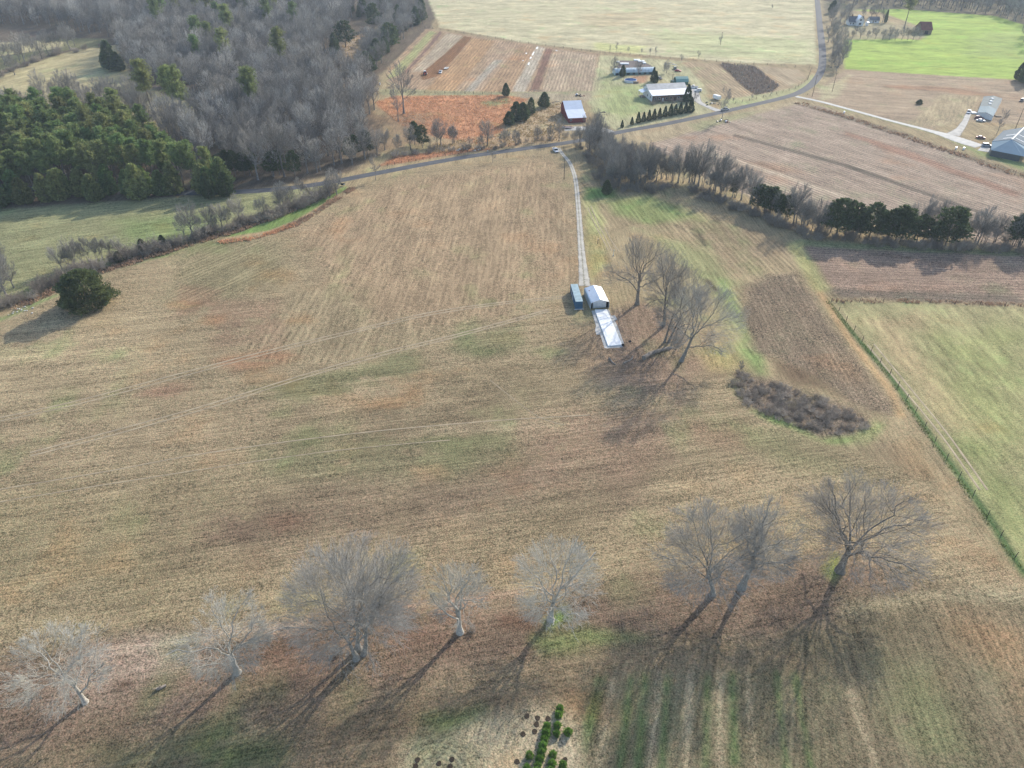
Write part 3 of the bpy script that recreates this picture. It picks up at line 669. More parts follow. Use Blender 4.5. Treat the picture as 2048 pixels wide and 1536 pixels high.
def bare_tree_meshes(name, seed, Ht, Rc, zc, tr, counts=(6, 8, 6, 5, 4), lean=(0, 0), fork=.28, rmin=.0165, up=.25, smooth=False, stems=1, spread=1.0, droop=0.0):
    """a leafless broadleaf tree: tapered trunk, limbs, boughs, twigs held in a rounded crown. Returns (trunk mesh, crown mesh)"""
    g = np.random.default_rng(seed)
    lean = np.array([lean[0], lean[1], 0.0])
    ctr = lean + np.array([0, 0, zc]); rad = np.array([Rc, Rc, Ht - zc])
    wood, twig = [], []
    zf = fork * Ht
    # trunk(s) with root flare
    K = 8; t = np.linspace(0, 1, K)
    PLs, RDs = [], []
    for s in range(stems):
        ph = g.uniform(0, 6.28); off = np.array([math.cos(ph), math.sin(ph), 0]) * (0 if stems == 1 else tr * 1.4)
        top = lean * (zf / zc) * 1.05 + off * 2.2 + np.array([0, 0, zf * 1.25])
        pl = off + t[:, None] * (top - off) + np.cumsum(g.normal(0, .012 * zf, (K, 3)), 0) * np.array([1, 1, 0])
        pl[0, 2] = -.4
        rd = tr * (1 - .42 * t) * (1 + .75 * np.exp(-t * 9)); PLs.append(pl); RDs.append(rd * (1 if stems == 1 else .72))
    PLs, RDs = np.array(PLs), np.array(RDs)
    wood.append(tubes(PLs, RDs, 9))
    par, prd, lvl = PLs, RDs, 1
    sides = (7, 5, 4, 3, 3, 3); Ks = (8, 6, 4, 3, 2, 2)
    for lv, cnt in enumerate(counts):
        B0, K0, _ = par.shape; B = B0 * cnt
        pi = np.repeat(np.arange(B0), cnt)
        if lv == 0:
            tt = g.uniform(.45, 1.0, B); tt[::cnt] = 1.0; tt[1::cnt] = .97
        else:
            tt = (np.tile(np.linspace(.22, 1.0, cnt), B0) + g.normal(0, .07, B)).clip(.15, 1.0)
        fi = tt * (K0 - 1); i0 = np.minimum(fi.astype(int), K0 - 2); fr = (fi - i0)[:, None]
        st = par[pi, i0] * (1 - fr) + par[pi, i0 + 1] * fr
        r0 = prd[pi, i0] * (1 - fr[:, 0]) + prd[pi, i0 + 1] * fr[:, 0]
        pd = unit(par[pi, i0 + 1] - par[pi, i0])
        plen = np.linalg.norm(np.diff(par, axis=1), axis=2).sum(1)[pi]
        if lv == 0:
            # aim the leaders at well-spread points of the crown surface
            k = np.arange(B) + .5; az = k * 2.39996 + g.uniform(0, 6.28); ze = np.where(k / B < .45, g.uniform(.45, .97, B), g.uniform(-.5, .5, B))
            tgt = ctr + np.stack([np.cos(az) * np.sqrt(1 - ze ** 2), np.sin(az) * np.sqrt(1 - ze ** 2), ze], 1) * rad * .9
            dv = tgt - st; ln = np.linalg.norm(dv, axis=1) * g.uniform(.78, .98, B); d = unit(dv)
            d0 = unit(d + pd * .55 + np.array([0, 0, .25])); rr = np.minimum(r0 * g.uniform(.38, .60, B), tr * .5)
        else:
            az = g.uniform(0, 6.28, B); e1 = unit(np.cross(pd, np.array([.3, .5, .81]))); e2 = np.cross(pd, e1)
            side = e1 * np.cos(az)[:, None] + e2 * np.sin(az)[:, None]
            ang = g.normal(.78, .18, B) * spread * np.where(tt > .93, .45, 1)
            outw = unit(st - ctr) * .30
            d = unit(pd * np.cos(ang)[:, None] + side * np.sin(ang)[:, None] + outw + np.array([0, 0, up - droop * (lv > 1)]))
            ln = plen * g.uniform(.4, .78, B) * (1.12 - .5 * tt); d0 = unit(d + side * .25)
            rr = np.minimum(r0 * .72, np.maximum(r0 * (g.uniform(.38, .58, B) if lv <= 2 else g.uniform(.34, .54, B)), rmin))
        rr = np.maximum(rr, rmin)
        lim = g.uniform(.84, 1.1, B)
        def ell(p):
            q = p - ctr; rr_ = np.where(q[:, 2:3] < 0, np.array([Rc, Rc, zc - .10 * Ht]), rad); return np.linalg.norm(q / rr_, axis=1)
        for _ in range(2):
            e1_, e0_ = ell(st + d * ln[:, None]), ell(st)
            ln = ln * np.where(e1_ > lim, np.clip((lim - e0_) / np.maximum(e1_ - e0_, .05), .22, 1), 1)
        K = Ks[min(lv, 5)]; t = np.linspace(0, 1, K)[None, :, None]
        pl = st[:, None] + (d0[:, None] * (1 - t) + d[:, None] * t) * t * ln[:, None, None]
        wig = np.cumsum(g.normal(0, 1, (B, K, 3)), 1) * (ln * .035)[:, None, None]; wig[:, 0] = 0
        pl = pl + wig; pl[..., 2] = np.maximum(pl[..., 2], .6)
        tipf = .42 if lv < 3 else .6
        rd = np.maximum(rr[:, None] * (1 - (1 - tipf) * t[..., 0]), rmin * .7)
        (wood if lv <= 2 else twig).append(tubes(pl, rd, sides[min(lv, 5)]))
        par, prd = pl, rd
    v, q = join(wood); tm = mesh_from(name + "_trunk", v, [q], smooth=True)
    v, q = join(twig); cm = mesh_from(name + "_crown", v, [q], smooth=False)
    return tm, cm

def leaf_faces(c, n, size, g, aspect=.55, spreadang=.6):
    """small kite-shaped sprays at points c, pointing along n"""
    N = len(c); n = unit(n + g.normal(0, spreadang, (N, 3)))
    s = unit(np.cross(n, g.normal(0, 1, (N, 3)))); b = np.cross(n, s)
    L = size * g.uniform(.6, 1.4, N)[:, None]
    v = np.stack([c, c + n * L * .5 + s * L * aspect * .5 + b * L * .10, c + n * L, c + n * L * .5 - s * L * aspect * .5 + b * L * .10], 1)
    return v.reshape(-1, 3), np.arange(N * 4).reshape(N, 4)

def conifer_meshes(name, seed, Ht, Rb, N, size, shape='cedar', bare=.06, lobes=.22, gapk=.30):
    """dense evergreen: foliage sprays through the volume of a lobed cone or dome; trunk inside"""
    g = np.random.default_rng(seed)
    z = g.uniform(0, 1, N) ** (1.15 if shape != 'cone' else 1.35)
    az = g.uniform(0, 6.283, N)
    if shape == 'cone': prof = (1 - z) ** .8 * (1 - np.exp(-z * 18 - .4))
    elif shape == 'dome': prof = np.sqrt(np.clip(1 - (z * 1.02 - .30) ** 2 / .52, 0.02, 1)) * (1 - .12 * z)
    else: prof = np.clip((1 - z) ** .58, 0, 1) * (1 - np.exp(-z * 9 - .55)) * 1.08
    lob = 1 + lobes * (np.sin(az * 3 + z * 7 + seed) * .5 + np.sin(az * 5 - z * 13 + seed * 2) * .35 + np.sin(z * 31 + az * 2) * .35)
    gap = fbm(az * 2.2 + seed, z * 9, seed, 3)
    r = prof * Rb * lob * g.uniform(.25, 1, N) ** .42 * (.78 + .44 * gap)
    c = np.stack([r * np.cos(az), r * np.sin(az), Ht * (bare + (1 - bare) * z)], 1)
    keep = gap > gapk; c, az2, z2 = c[keep], az[keep], z[keep]
    n = np.stack([np.cos(az2), np.sin(az2), .55 + .6 * z2], 1)
    v, q = leaf_faces(c, n, size, g)
    cm = mesh_from(name + "_crown", v, [q])
    t = np.linspace(0, 1, 6); pl = np.stack([g.normal(0, .02 * Rb, 6), g.normal(0, .02 * Rb, 6), t * Ht * .9 - .3], 1)[None]
    v, q = tubes(pl, (Ht * .017 * (1 - .85 * t) + .02)[None], 7)
    nb = 14; bz = g.uniform(.08, .8, nb); ba = g.uniform(0, 6.28, nb); bl = Rb * .75 * (1 - bz)
    s = np.stack([0 * ba, 0 * ba, bz * Ht], 1); e = s + np.stack([np.cos(ba) * bl, np.sin(ba) * bl, bl * .35], 1)
    v2, q2 = tubes(np.stack([s, (s + e) / 2, e], 1), np.tile([Ht * .005, Ht * .004, Ht * .002], (nb, 1)), 4)
    v, q = join([(v, q), (v2, q2)])
    return mesh_from(name + "_trunk", v, [q], smooth=True), cm

def pine_meshes(name, seed, Ht, Rc, base=.45, puffs=70, per=34, size=.9):
    """loblolly-like pine: clear trunk, upswept limbs ending in tufts of needles"""
    g = np.random.default_rng(seed)
    t = np.linspace(0, 1, 8); wob = np.cumsum(g.normal(0, .05, (8, 2)), 0)
    pl = np.concatenate([wob, (t * Ht * .96 - .3)[:, None]], 1)
    parts = [tubes(pl[None], (Ht * .0125 * (1 - .8 * t) + .03)[None], 7)]
    k = puffs; z = base + (1 - base) * g.uniform(0, 1, k) ** .85; az = np.arange(k) * 2.4 + g.normal(0, .4, k)
    zz = (z - base) / (1 - base); reach = Rc * np.sqrt(np.clip(1 - (zz - .28) ** 2 / .62, .03, 1)) * g.uniform(.45, 1.05, k)
    s = np.stack([np.interp(z, t, pl[:, 0]), np.interp(z, t, pl[:, 1]), z * Ht * .95], 1)
    e = s + np.stack([np.cos(az) * reach, np.sin(az) * reach, reach * .30 + .3], 1)
    parts.append(tubes(np.stack([s, s * .5 + e * .5 - np.array([0, 0, .15]), e], 1), np.tile([.07, .05, .025], (k, 1)), 4))
    # dead lower stubs
    ns = 8; z2 = g.uniform(.2, base, ns); a2 = g.uniform(0, 6.28, ns); s2 = np.stack([0 * a2, 0 * a2, z2 * Ht], 1); e2 = s2 + np.stack([np.cos(a2), np.sin(a2), .1 * a2], 1) * 1.2
    parts.append(tubes(np.stack([s2, (s2 + e2) / 2, e2], 1), np.tile([.04, .03, .015], (ns, 1)), 3))
    v, q = join(parts); tm = mesh_from(name + "_trunk", v, [q], smooth=True)
    # needle tufts at limb ends and part-way along
    cs = np.concatenate([e, s * .35 + e * .65, s * .6 + e * .4 + np.array([0, 0, .3])]); cs = np.concatenate([cs, np.array([[0, 0, Ht * .97], [.2, 0, Ht * .93]])])
    cc = np.repeat(cs, per, 0); d = unit(g.normal(0, 1, cc.shape) + np.array([0, 0, .35]))
    cc = cc + d * g.uniform(.05, .55, len(cc))[:, None] * size
    v, q = leaf_faces(cc, d, size * .72, g, aspect=.34, spreadang=.35)
    return tm, mesh_from(name + "_crown", v, [q])

def bush_meshes(name, seed, Ht, Rb, stems=22, counts=(6, 5), rmin=.012):
    """a many-stemmed leafless thicket shrub"""
    g = np.random.default_rng(seed)
    az = g.uniform(0, 6.28, stems); rr = Rb * .45 * np.sqrt(g.uniform(0, 1, stems)); tl = g.uniform(.15, .8, stems)
    st = np.stack([rr * np.cos(az), rr * np.sin(az), 0 * az - .1], 1); d = unit(np.stack([np.cos(az) * tl, np.sin(az) * tl, 0 * az + 1], 1) + g.normal(0, .12, (stems, 3)))
    ln = Ht * g.uniform(.55, 1, stems); K = 5; t = np.linspace(0, 1, K)[None, :, None]
    pl = st[:, None] + d[:, None] * t * ln[:, None, None] + np.cumsum(g.normal(0, .03 * Ht, (stems, K, 3)), 1) * t
    rd = np.maximum(Ht * .009 * (1 - .6 * t[..., 0]) * np.ones((stems, 1)), rmin)
    stem = [tubes(pl, rd, 4)]; twig = []; par = pl
    for lv, cnt in enumerate(counts):
        B0, K0, _ = par.shape; B = B0 * cnt; pi = np.repeat(np.arange(B0), cnt); tt = g.uniform(.15, 1, B)
        fi = tt * (K0 - 1); i0 = np.minimum(fi.astype(int), K0 - 2); fr = (fi - i0)[:, None]
        s = par[pi, i0] * (1 - fr) + par[pi, i0 + 1] * fr; pd = unit(par[pi, i0 + 1] - par[pi, i0])
        d = unit(pd * .7 + g.normal(0, .6, (B, 3)) + np.array([0, 0, .15])); ln = np.linalg.norm(par[pi, -1] - par[pi, 0], axis=1) * g.uniform(.3, .6, B)
        K = 3; t = np.linspace(0, 1, K)[None, :, None]
        p2 = s[:, None] + d[:, None] * t * ln[:, None, None] + np.cumsum(g.normal(0, .04, (B, K, 3)), 1) * ln[:, None, None] * t
        p2[..., 2] = np.maximum(p2[..., 2], .05)
        twig.append(tubes(p2, np.maximum(rmin * 1.3 * (1 - .4 * t[..., 0]) * np.ones((B, 1)), rmin * .7), 3)); par = p2
    v, q = join(stem); v2, q2 = join(twig)
    return mesh_from(name + "_stem", v, [q]), mesh_from(name + "_crown", v2, [q2])

M_bark_pale = mat("pale_bark", (.43, .405, .35), .9, var=.3, nscale=2.5, bump=.03, bscale=6, objvar=.08)
M_twig_pale = mat("pale_twigs", (.47, .45, .385), .9, var=.12, nscale=.5, objvar=.08)
M_bark_grey = mat("grey_bark", (.27, .255, .22), .9, var=.3, nscale=2.5, bump=.03, bscale=6, objvar=.1)
M_twig_grey = mat("grey_twigs", (.385, .365, .325), .9, var=.12, nscale=.5, objvar=.1)
M_bark_brown = mat("brown_bark", (.20, .175, .145), .9, var=.3, nscale=2.5, bump=.03, bscale=6, objvar=.15)
M_twig_brown = mat("brown_twigs", (.38, .35, .305), .9, var=.12, nscale=.5, objvar=.15)
M_wood_trunk = mat("wood_bark", (.21, .195, .18), .9, var=.3, nscale=1.5, objvar=.25)
M_wood_twig = mat("wood_twigs", (.43, .415, .38), .9, var=.15, nscale=.4, objvar=.42, hue=(.30, .27, .225))
M_bush_twig = mat("thicket_twigs", (.40, .35, .29), .9, var=.2, nscale=.8, objvar=.3, hue=(.28, .235, .19))
M_cedar = mat("cedar_foliage", (.085, .115, .048), .8, var=.45, nscale=1.1, objvar=.2, trans=.3)
M_pine = mat("pine_needles", (.17, .265, .09), .75, var=.5, nscale=.8, objvar=.22, trans=.4, hue=(.26, .27, .105))
M_arb = mat("clipped_conifer_foliage", (.024, .062, .020), .8, var=.35, nscale=2, objvar=.1, trans=.1)
M_box = mat("bright_shrub_leaves", (.19, .32, .06), .7, var=.4, nscale=6, objvar=.15, trans=.25)
M_ever_brown = mat("bronzed_foliage", (.085, .088, .035), .8, var=.4, nscale=1.1, objvar=.2, trans=.15)

def make_tree(name, label, cat, meshes, mats, loc=(0, 0, 0), rz=0, group=None, partnames=("trunk", "crown")):
    t = thing(name, label, cat, loc, rz, group)
    link(partnames[0], meshes[0], mats[0], t); link(partnames[1], meshes[1], mats[1], t)
    return t

# ------------------------------------------------------------------ the near row of bare shade trees
ROWG = "bare shade trees in a row across the near field"
def shade_tree(label, base, top, half_w, ctr, seed, mats, group, tr=None, counts=(6, 9, 6, 6, 5), **kw):
    """base, top: survey points of the foot and of the crown's upper edge; ctr: crown centre"""
    b = P(*base); m = MPP(*base)
    Rc = half_w * m * 1.16
    zc, lx = height_at(base[0], base[1], ctr[0], ctr[1])
    # upper outline of a crown seen from above is its far shoulder: find the height that puts it there
    best = None
    for Ht in np.linspace(zc + 1.5, zc + 14, 60):
        th = np.linspace(0, np.pi, 24)
        yy, zz = b.y + Rc * np.cos(th), b.z + zc + (Ht - zc) * np.sin(th)
        row = 768 + FPX * ((CAM_H - zz) * _c - yy * _s) / (yy * _c + (CAM_H - zz) * _s)
        e = abs(row.min() - top)
        if best is None or e < best[0]: best = (e, Ht)
    Ht = best[1]
    tr = tr or Ht * .027
    ms = bare_tree_meshes("shade_tree", seed, Ht, Rc, zc, tr, counts=counts, lean=(lx, 0), **kw)
    print("tree", base, "H %.1f R %.1f zc %.1f lean %.1f" % (Ht, Rc, zc, lx), len(ms[0].polygons) * 2, len(ms[1].polygons) * 2)
    return make_tree("shade_tree", label, "tree", ms, mats, b, 0, group)
PALE, GREY, BROWN = (M_bark_pale, M_twig_pale), (M_bark_grey, M_twig_grey), (M_bark_brown, M_twig_brown)
shade_tree("leaning pale bare tree at the far left end of the near row", (170, 1405), 1225, 90, (105, 1315), 11, PALE, ROWG, counts=(6, 8, 7, 6, 5), spread=.95, up=.18)
shade_tree("small pale bare tree, second from the left in the near row", (475, 1345), 1166, 84, (447, 1262), 23, PALE, ROWG, counts=(7, 8, 7, 6, 4), spread=1.05, up=.08, droop=.2)
shade_tree("tall dense grey bare tree with several upright limbs beside a round twiggy bush", (718, 1308), 1056, 124, (703, 1185), 37, GREY, ROWG, stems=3, fork=.2, counts=(4, 9, 7, 7, 5), up=.22)
shade_tree("smallest slender pale bare tree, fourth from the left in the near row", (920, 1265), 1110, 55, (921, 1190), 41, PALE, ROWG, counts=(7, 7, 6, 5, 4), up=.2)
shade_tree("whitish spreading bare tree with green grass at its foot", (1102, 1240), 1064, 82, (1112, 1165), 53, PALE, ROWG, fork=.2, counts=(8, 8, 7, 6, 4), spread=1.1, up=.12)
shade_tree("broad grey bare tree touching a slimmer one on its right", (1434, 1188), 990, 108, (1425, 1095), 67, GREY, ROWG, stems=2, counts=(5, 9, 7, 6, 5), up=.2)
shade_tree("slim grey bare tree leaning right against a broader one", (1483, 1175), 990, 66, (1530, 1082), 71, GREY, ROWG, counts=(6, 9, 7, 6, 5), up=.28)
shade_tree("largest darkest bare tree at the right end of the near row", (1680, 1142), 930, 128, (1722, 1050), 83, BROWN, ROWG, tr=.75, counts=(8, 9, 8, 6, 5), up=.2, spread=1.0)
YARDG = "tall bare trees beside the silver garage"
shade_tree("wide bare tree nearest the silver garage", (1274, 608), 464, 66, (1276, 545), 91, BROWN, YARDG, counts=(9, 7, 6, 6, 4), up=.32, spread=.85, tr=.6, rmin=.013)
shade_tree("upright bare tree in the middle of the yard group behind the fallen log", (1328, 652), 488, 42, (1332, 575), 103, BROWN, YARDG, counts=(8, 8, 7, 6, 4), up=.35, spread=.8, fork=.4, tr=.45)
shade_tree("forked bare tree leaning right at the head of the fallen log", (1332, 684), 516, 50, (1362, 610), 109, BROWN, YARDG, stems=2, counts=(5, 8, 6, 6, 4), up=.3, spread=.85, tr=.45)
shade_tree("lowest leaning bare tree of the yard group, beside the green swale", (1362, 722), 556, 78, (1405, 648), 113, GREY, YARDG, counts=(9, 8, 7, 6, 4), up=.2, spread=1.0, tr=.5)

# ------------------------------------------------------------------ woods, pines, hedgerows
rng = np.random.default_rng(5)
def scatter(poly, spacing, seed, avoid=(), maxn=5000):
    """points spread over a patch of ground, no two closer than the spacing"""
    g = np.random.default_rng(seed); pl = [G2(p) for p in poly]; a = np.array(pl)
    x0, x1, y0, y1 = a[:, 0].min(), a[:, 0].max(), a[:, 1].min(), a[:, 1].max()
    nx, ny = int((x1 - x0) / spacing) + 1, int((y1 - y0) / spacing) + 1
    X, Y = np.meshgrid(x0 + (np.arange(nx) + .5) * spacing, y0 + (np.arange(ny) + .5) * spacing)
    X[::2] += spacing * .5
    X = X.ravel() + g.uniform(-.42, .42, X.size) * spacing; Y = Y.ravel() + g.uniform(-.42, .42, Y.size) * spacing
    k = inside(X, Y, pl)
    for q in avoid: k &= ~inside(X, Y, [G2(p) for p in q])
    X, Y = X[k], Y[k]; o = np.argsort(Y); return np.stack([X, Y], 1)[o][:maxn]

def proto(kind, n, fn):
    """a few individuals of each kind, later copied"""
    return [fn(i) for i in range(n)]
wood_models = [bare_tree_meshes("hardwood", 200 + i, [17, 19, 16, 20, 18, 15][i], [4.4, 5.0, 4.8, 4.3, 5.6, 4.2][i], [11, 12, 9.5, 13, 11, 9][i], [.24, .28, .22, .27, .32, .2][i],
                                counts=(7, 7, 5, 4), rmin=.036, up=.45, spread=.78, fork=.3) for i in range(6)]
hedge_models = [bare_tree_meshes("hedge_tree", 260 + i, [15, 13, 17, 11][i], [4.2, 3.8, 4.8, 3.2][i], [8.0, 7.0, 9.5, 6.0][i], [.26, .22, .3, .17][i],
                                 counts=[(8, 8, 6, 5), (5, 8, 6, 5), (9, 8, 6, 5), (4, 8, 6, 5)][i], rmin=.024, up=.5, spread=.72, fork=.22, stems=[1, 2, 1, 2][i]) for i in range(4)]
thin_models = [bare_tree_meshes("sapling", 280 + i, [11, 9, 8][i], [2.2, 2.6, 1.8][i], [6.5, 5.5, 5][i], [.11, .10, .08][i], counts=(6, 6, 5, 3), rmin=.024, up=.45, spread=.7, fork=.3) for i in range(3)]
pine_models = [pine_meshes("pine", 300 + i, [19, 21, 17, 20][i], [3.4, 3.9, 3.1, 3.6][i], base=[.42, .48, .36, .5][i], puffs=[64, 72, 56, 66][i], per=22) for i in range(4)]
lowpine_models = [conifer_meshes("edge_pine", 320 + i, [13, 11.5, 14][i], [4.4, 4.2, 4.0][i], 3200, 1.0, 'cedar', bare=.02, lobes=.35) for i in range(3)]
cedar_models = [conifer_meshes("cedar", 340 + i, [10, 11.5, 8.5, 12][i], [3.0, 2.8, 3.3, 3.2][i], 3600, .62, 'cedar', bare=.05, lobes=.3) for i in range(4)]
hedgecedar_models = [conifer_meshes("hedge_cedar", 360 + i, [13, 12, 14][i], [3.1, 3.6, 3.0][i], 3000, .78, ['dome', 'cedar', 'dome'][i], bare=.26, lobes=.6, gapk=.44) for i in range(3)]
bush_models = [bush_meshes("thicket", 380 + i, [3.2, 2.4, 4.0, 2.8][i], [2.4, 2.2, 2.6, 3.0][i], stems=26, counts=(6, 5), rmin=.022) for i in range(4)]

M_hedge_twig = mat('hedge_twigs', (.34, .32, .28), .9, var=.12, nscale=.5, objvar=.22)
_src = {}
def place(kind, models, mats, label, cat, xy, group, seed, smin=.85, smax=1.15, partnames=("trunk", "crown"), which=None, sx=1.0):
    """one individual at ground point xy; the first of each model is built, the rest are copies"""
    g = random.Random(seed * 7919 + int(abs(xy[0]) * 13 + abs(xy[1]) * 7))
    i = g.randrange(len(models)) if which is None else which
    key = (kind, id(models), i, id(mats)); loc = (xy[0], xy[1], float(H(xy[0], xy[1])) - .05); rz = g.uniform(0, 6.28); s = g.uniform(smin, smax)
    if key not in _src:
        t = make_tree(kind, label, cat, models[i], mats, loc, rz, group, partnames); t.scale = (s * sx, s * sx, s); _src[key] = t
        return t
    return copy_tree(_src[key], loc, rz, (s * sx, s * sx, s), label=label, group=group, cat=cat)
WOODM = (M_wood_trunk, M_wood_twig); PINEM = (M_bark_brown, M_pine); CEDM = (M_bark_brown, M_cedar); BRZM = (M_bark_brown, M_ever_brown)
HEDM = (M_wood_trunk, M_hedge_twig); BUSHM = (M_bush_twig, M_bush_twig)

MEADOW = [(-300, 262), (-20, 166), (60, 132), (150, 104), (230, 94), (258, 150), (262, 170), (330, 200), (400, 215), (400, 240), (330, 258), (250, 250), (120, 225), (-20, 246), (-300, 330)]
PINES = [(-90, 285), (-40, 272), (60, 256), (140, 254), (230, 260), (285, 284), (310, 312), (350, 335), (420, 356), (470, 380), (400, 394), (300, 398), (150, 402), (0, 416), (-90, 424)]
WOOD1 = [(262, 40), (300, 0), (450, -12), (690, -10), (716, 10), (700, 50), (690, 80), (640, 125), (640, 150), (690, 165), (745, 168), (752, 215), (738, 260), (745, 300), (720, 322), (640, 345), (500, 368), (455, 340),
         (350, 322), (318, 290), (305, 258), (340, 262), (410, 252), (430, 225), (420, 205), (345, 186), (275, 160), (250, 120), (250, 80)]
WOOD2 = [(-260, 40), (-260, -12), (300, -12), (258, 50), (240, 80), (205, 72), (120, 56), (20, 50), (-60, 60)]
WG = "bare hardwood trees in the wood beyond the road"
near_w = scatter(WOOD1, 8.6, 1)
print("wood points", len(near_w))
for k, xy in enumerate(near_w[:285]):
    place("hardwood_tree", wood_models, WOODM, "bare grey hardwood tree in the wood beyond the road", "tree", xy, WG, k, 1.0, 1.4)
rest = near_w[285:]
far_w = scatter(WOOD2, 9.5, 2)
more_w = np.concatenate([rest, far_w])
# the deeper wood reads as one mass: one object, the same trees set on points
def mass(name, label, pts, models, mats, seed, smin, smax):
    pm = bpy.data.meshes.new(name); pm.vertices.add(len(pts))
    pm.vertices.foreach_set("co", np.column_stack([pts, H(pts[:, 0], pts[:, 1]) - .05]).astype(np.float32).ravel())
    hid = bpy.data.collections.new(name + "_kinds")
    for i, (a, b) in enumerate(models):
        v = np.empty(len(a.vertices) * 3, np.float32); a.vertices.foreach_get("co", v)
        w = np.empty(len(b.vertices) * 3, np.float32); b.vertices.foreach_get("co", w)
        fa = np.empty(len(a.loops), np.int32); a.loops.foreach_get("vertex_index", fa); fb = np.empty(len(b.loops), np.int32); b.loops.foreach_get("vertex_index", fb)
        n = len(a.vertices)
        me = mesh_from("wood_tree", np.concatenate([v.reshape(-1, 3), w.reshape(-1, 3)]), [np.concatenate([fa.reshape(-1, 4), fb.reshape(-1, 4) + n])])
        me.materials.append(mats[0]); me.materials.append(mats[1])
        mi = np.concatenate([np.zeros(len(fa) // 4, np.int32), np.ones(len(fb) // 4, np.int32)]); me.polygons.foreach_set("material_index", mi)
        hid.objects.link(bpy.data.objects.new("wood_tree", me))
    o = link(name, pm, None); o["kind"] = "stuff"; o["label"] = label; o["category"] = "forest"
    ng = bpy.data.node_groups.new(name, 'GeometryNodeTree')
    ng.interface.new_socket("Geometry", in_out='INPUT', socket_type='NodeSocketGeometry'); ng.interface.new_socket("Geometry", in_out='OUTPUT', socket_type='NodeSocketGeometry')
    n, l = ng.nodes, ng.links
    gi, go = n.new("NodeGroupInput"), n.new("NodeGroupOutput")
    ci = n.new("GeometryNodeCollectionInfo"); ci.inputs[0].default_value = hid; ci.inputs["Separate Children"].default_value = True; ci.inputs["Reset Children"].default_value = True
    ip = n.new("GeometryNodeInstanceOnPoints"); ip.inputs["Pick Instance"].default_value = True
    r1 = n.new("FunctionNodeRandomValue"); r1.data_type = 'FLOAT_VECTOR'; r1.inputs[0].default_value = (0, 0, 0); r1.inputs[1].default_value = (0, 0, 6.283); r1.inputs["Seed"].default_value = seed
    r2 = n.new("FunctionNodeRandomValue"); r2.data_type = 'FLOAT'; r2.inputs[2].default_value = smin; r2.inputs[3].default_value = smax; r2.inputs["Seed"].default_value = seed + 1
    r3 = n.new("FunctionNodeRandomValue"); r3.data_type = 'INT'; r3.inputs[4].default_value = 0; r3.inputs[5].default_value = len(models) - 1; r3.inputs["Seed"].default_value = seed + 2
    l.new(gi.outputs[0], ip.inputs["Points"]); l.new(ci.outputs[0], ip.inputs["Instance"]); l.new(r3.outputs[2], ip.inputs["Instance Index"])
    l.new(r1.outputs[0], ip.inputs["Rotation"]); l.new(r2.outputs[1], ip.inputs["Scale"]); l.new(ip.outputs[0], go.inputs[0])
    md = o.modifiers.new("trees", 'NODES'); md.node_group = ng
    return o
mass("forest", "mass of bare grey trees deep in the wood at the top left", more_w, wood_models, WOODM, 3, 1.0, 1.4)
print("far wood", len(more_w))
# pines: a plantation block by the left pasture and scattered ones in the wood
pp = scatter(PINES, 7.4, 7)
print("pines", len(pp))
front = sorted(range(len(pp)), key=lambda i: pp[i][1])
for k, xy in enumerate(pp):
    edge = seg_dist(np.array([xy[0]]), np.array([xy[1]]), [G2(p) for p in [(-90, 424), (0, 416), (150, 402), (300, 398), (400, 394), (470, 380)]], False)[0] < 8
    if edge: place("edge_pine", lowpine_models, PINEM, "low-branched green pine at the front edge of the pine block", "tree", xy, "pines along the front of the pine block", k, .85, 1.15)
    else: place("pine_tree", pine_models, PINEM, "tall green pine inside the block behind the left pasture", "tree", xy, "tall pines in the block behind the left pasture", k, .9, 1.2)
for k, p in enumerate([(342, 34), (352, 42), (365, 50), (338, 60), (330, 72), (400, 40), (430, 48), (445, 62), (490, 40), (505, 52), (520, 34), (540, 30), (555, 44), (580, 28), (470, 26), (420, 20), (380, 16), (350, 20),
                       (560, 20), (600, 30), (620, 24), (300, 30), (545, 72), (598, 74), (470, 95), (432, 112), (410, 112), (465, 145), (575, 155), (408, 140), (520, 245), (380, 242), (365, 236), (318, 232)]):
    q = P(*p); place("pine_tree", pine_models, PINEM, "lone green pine standing up among the bare trees of the wood", "tree", (q.x, q.y - 6), "pines scattered in the bare wood", k, 1.4, 1.65)
CG = "dark cedars along the wood's edge by the ploughed field"
for k, p in enumerate([(838, 48), (826, 52), (812, 60), (800, 40), (845, 40), (792, 62), (780, 100), (770, 108), (758, 116), (748, 124), (770, 90), (786, 84), (690, 96), (676, 104), (664, 110), (740, 132), (732, 30), (712, 34), (756, 28), (775, 30), (700, 26), (745, 60), (730, 145)]):
    q = P(*p); g9 = random.Random(k + 5); place("cedar_tree", cedar_models if k % 3 else hedgecedar_models, CEDM, "dark cedar at the wood's edge above the ploughed field", "tree", (q.x + g9.uniform(-4, 4), q.y + g9.uniform(-4, 4)), CG, k, .9, 1.7, sx=g9.uniform(.9, 1.45))
    if k % 2: place("bare_tree", hedge_models, HEDM, "bare tree among the dark cedars at the wood's edge above the ploughed field", "tree", (q.x + g9.uniform(-7, 7), q.y + g9.uniform(-7, 7)), "bare trees among the wood-edge cedars", k, .8, 1.3)
for k, p in enumerate([(440, 352), (458, 350), (472, 352), (490, 352), (505, 350), (545, 352), (560, 350), (590, 352), (700, 318), (712, 315), (735, 312), (830, 290), (845, 296)]):
    q = P(*p); place("cedar_tree", hedgecedar_models, CEDM, "dark evergreen with bare lower trunk standing along the far side of the road", "tree", (q.x, q.y), "evergreens along the far road verge", k, .8, 1.0)
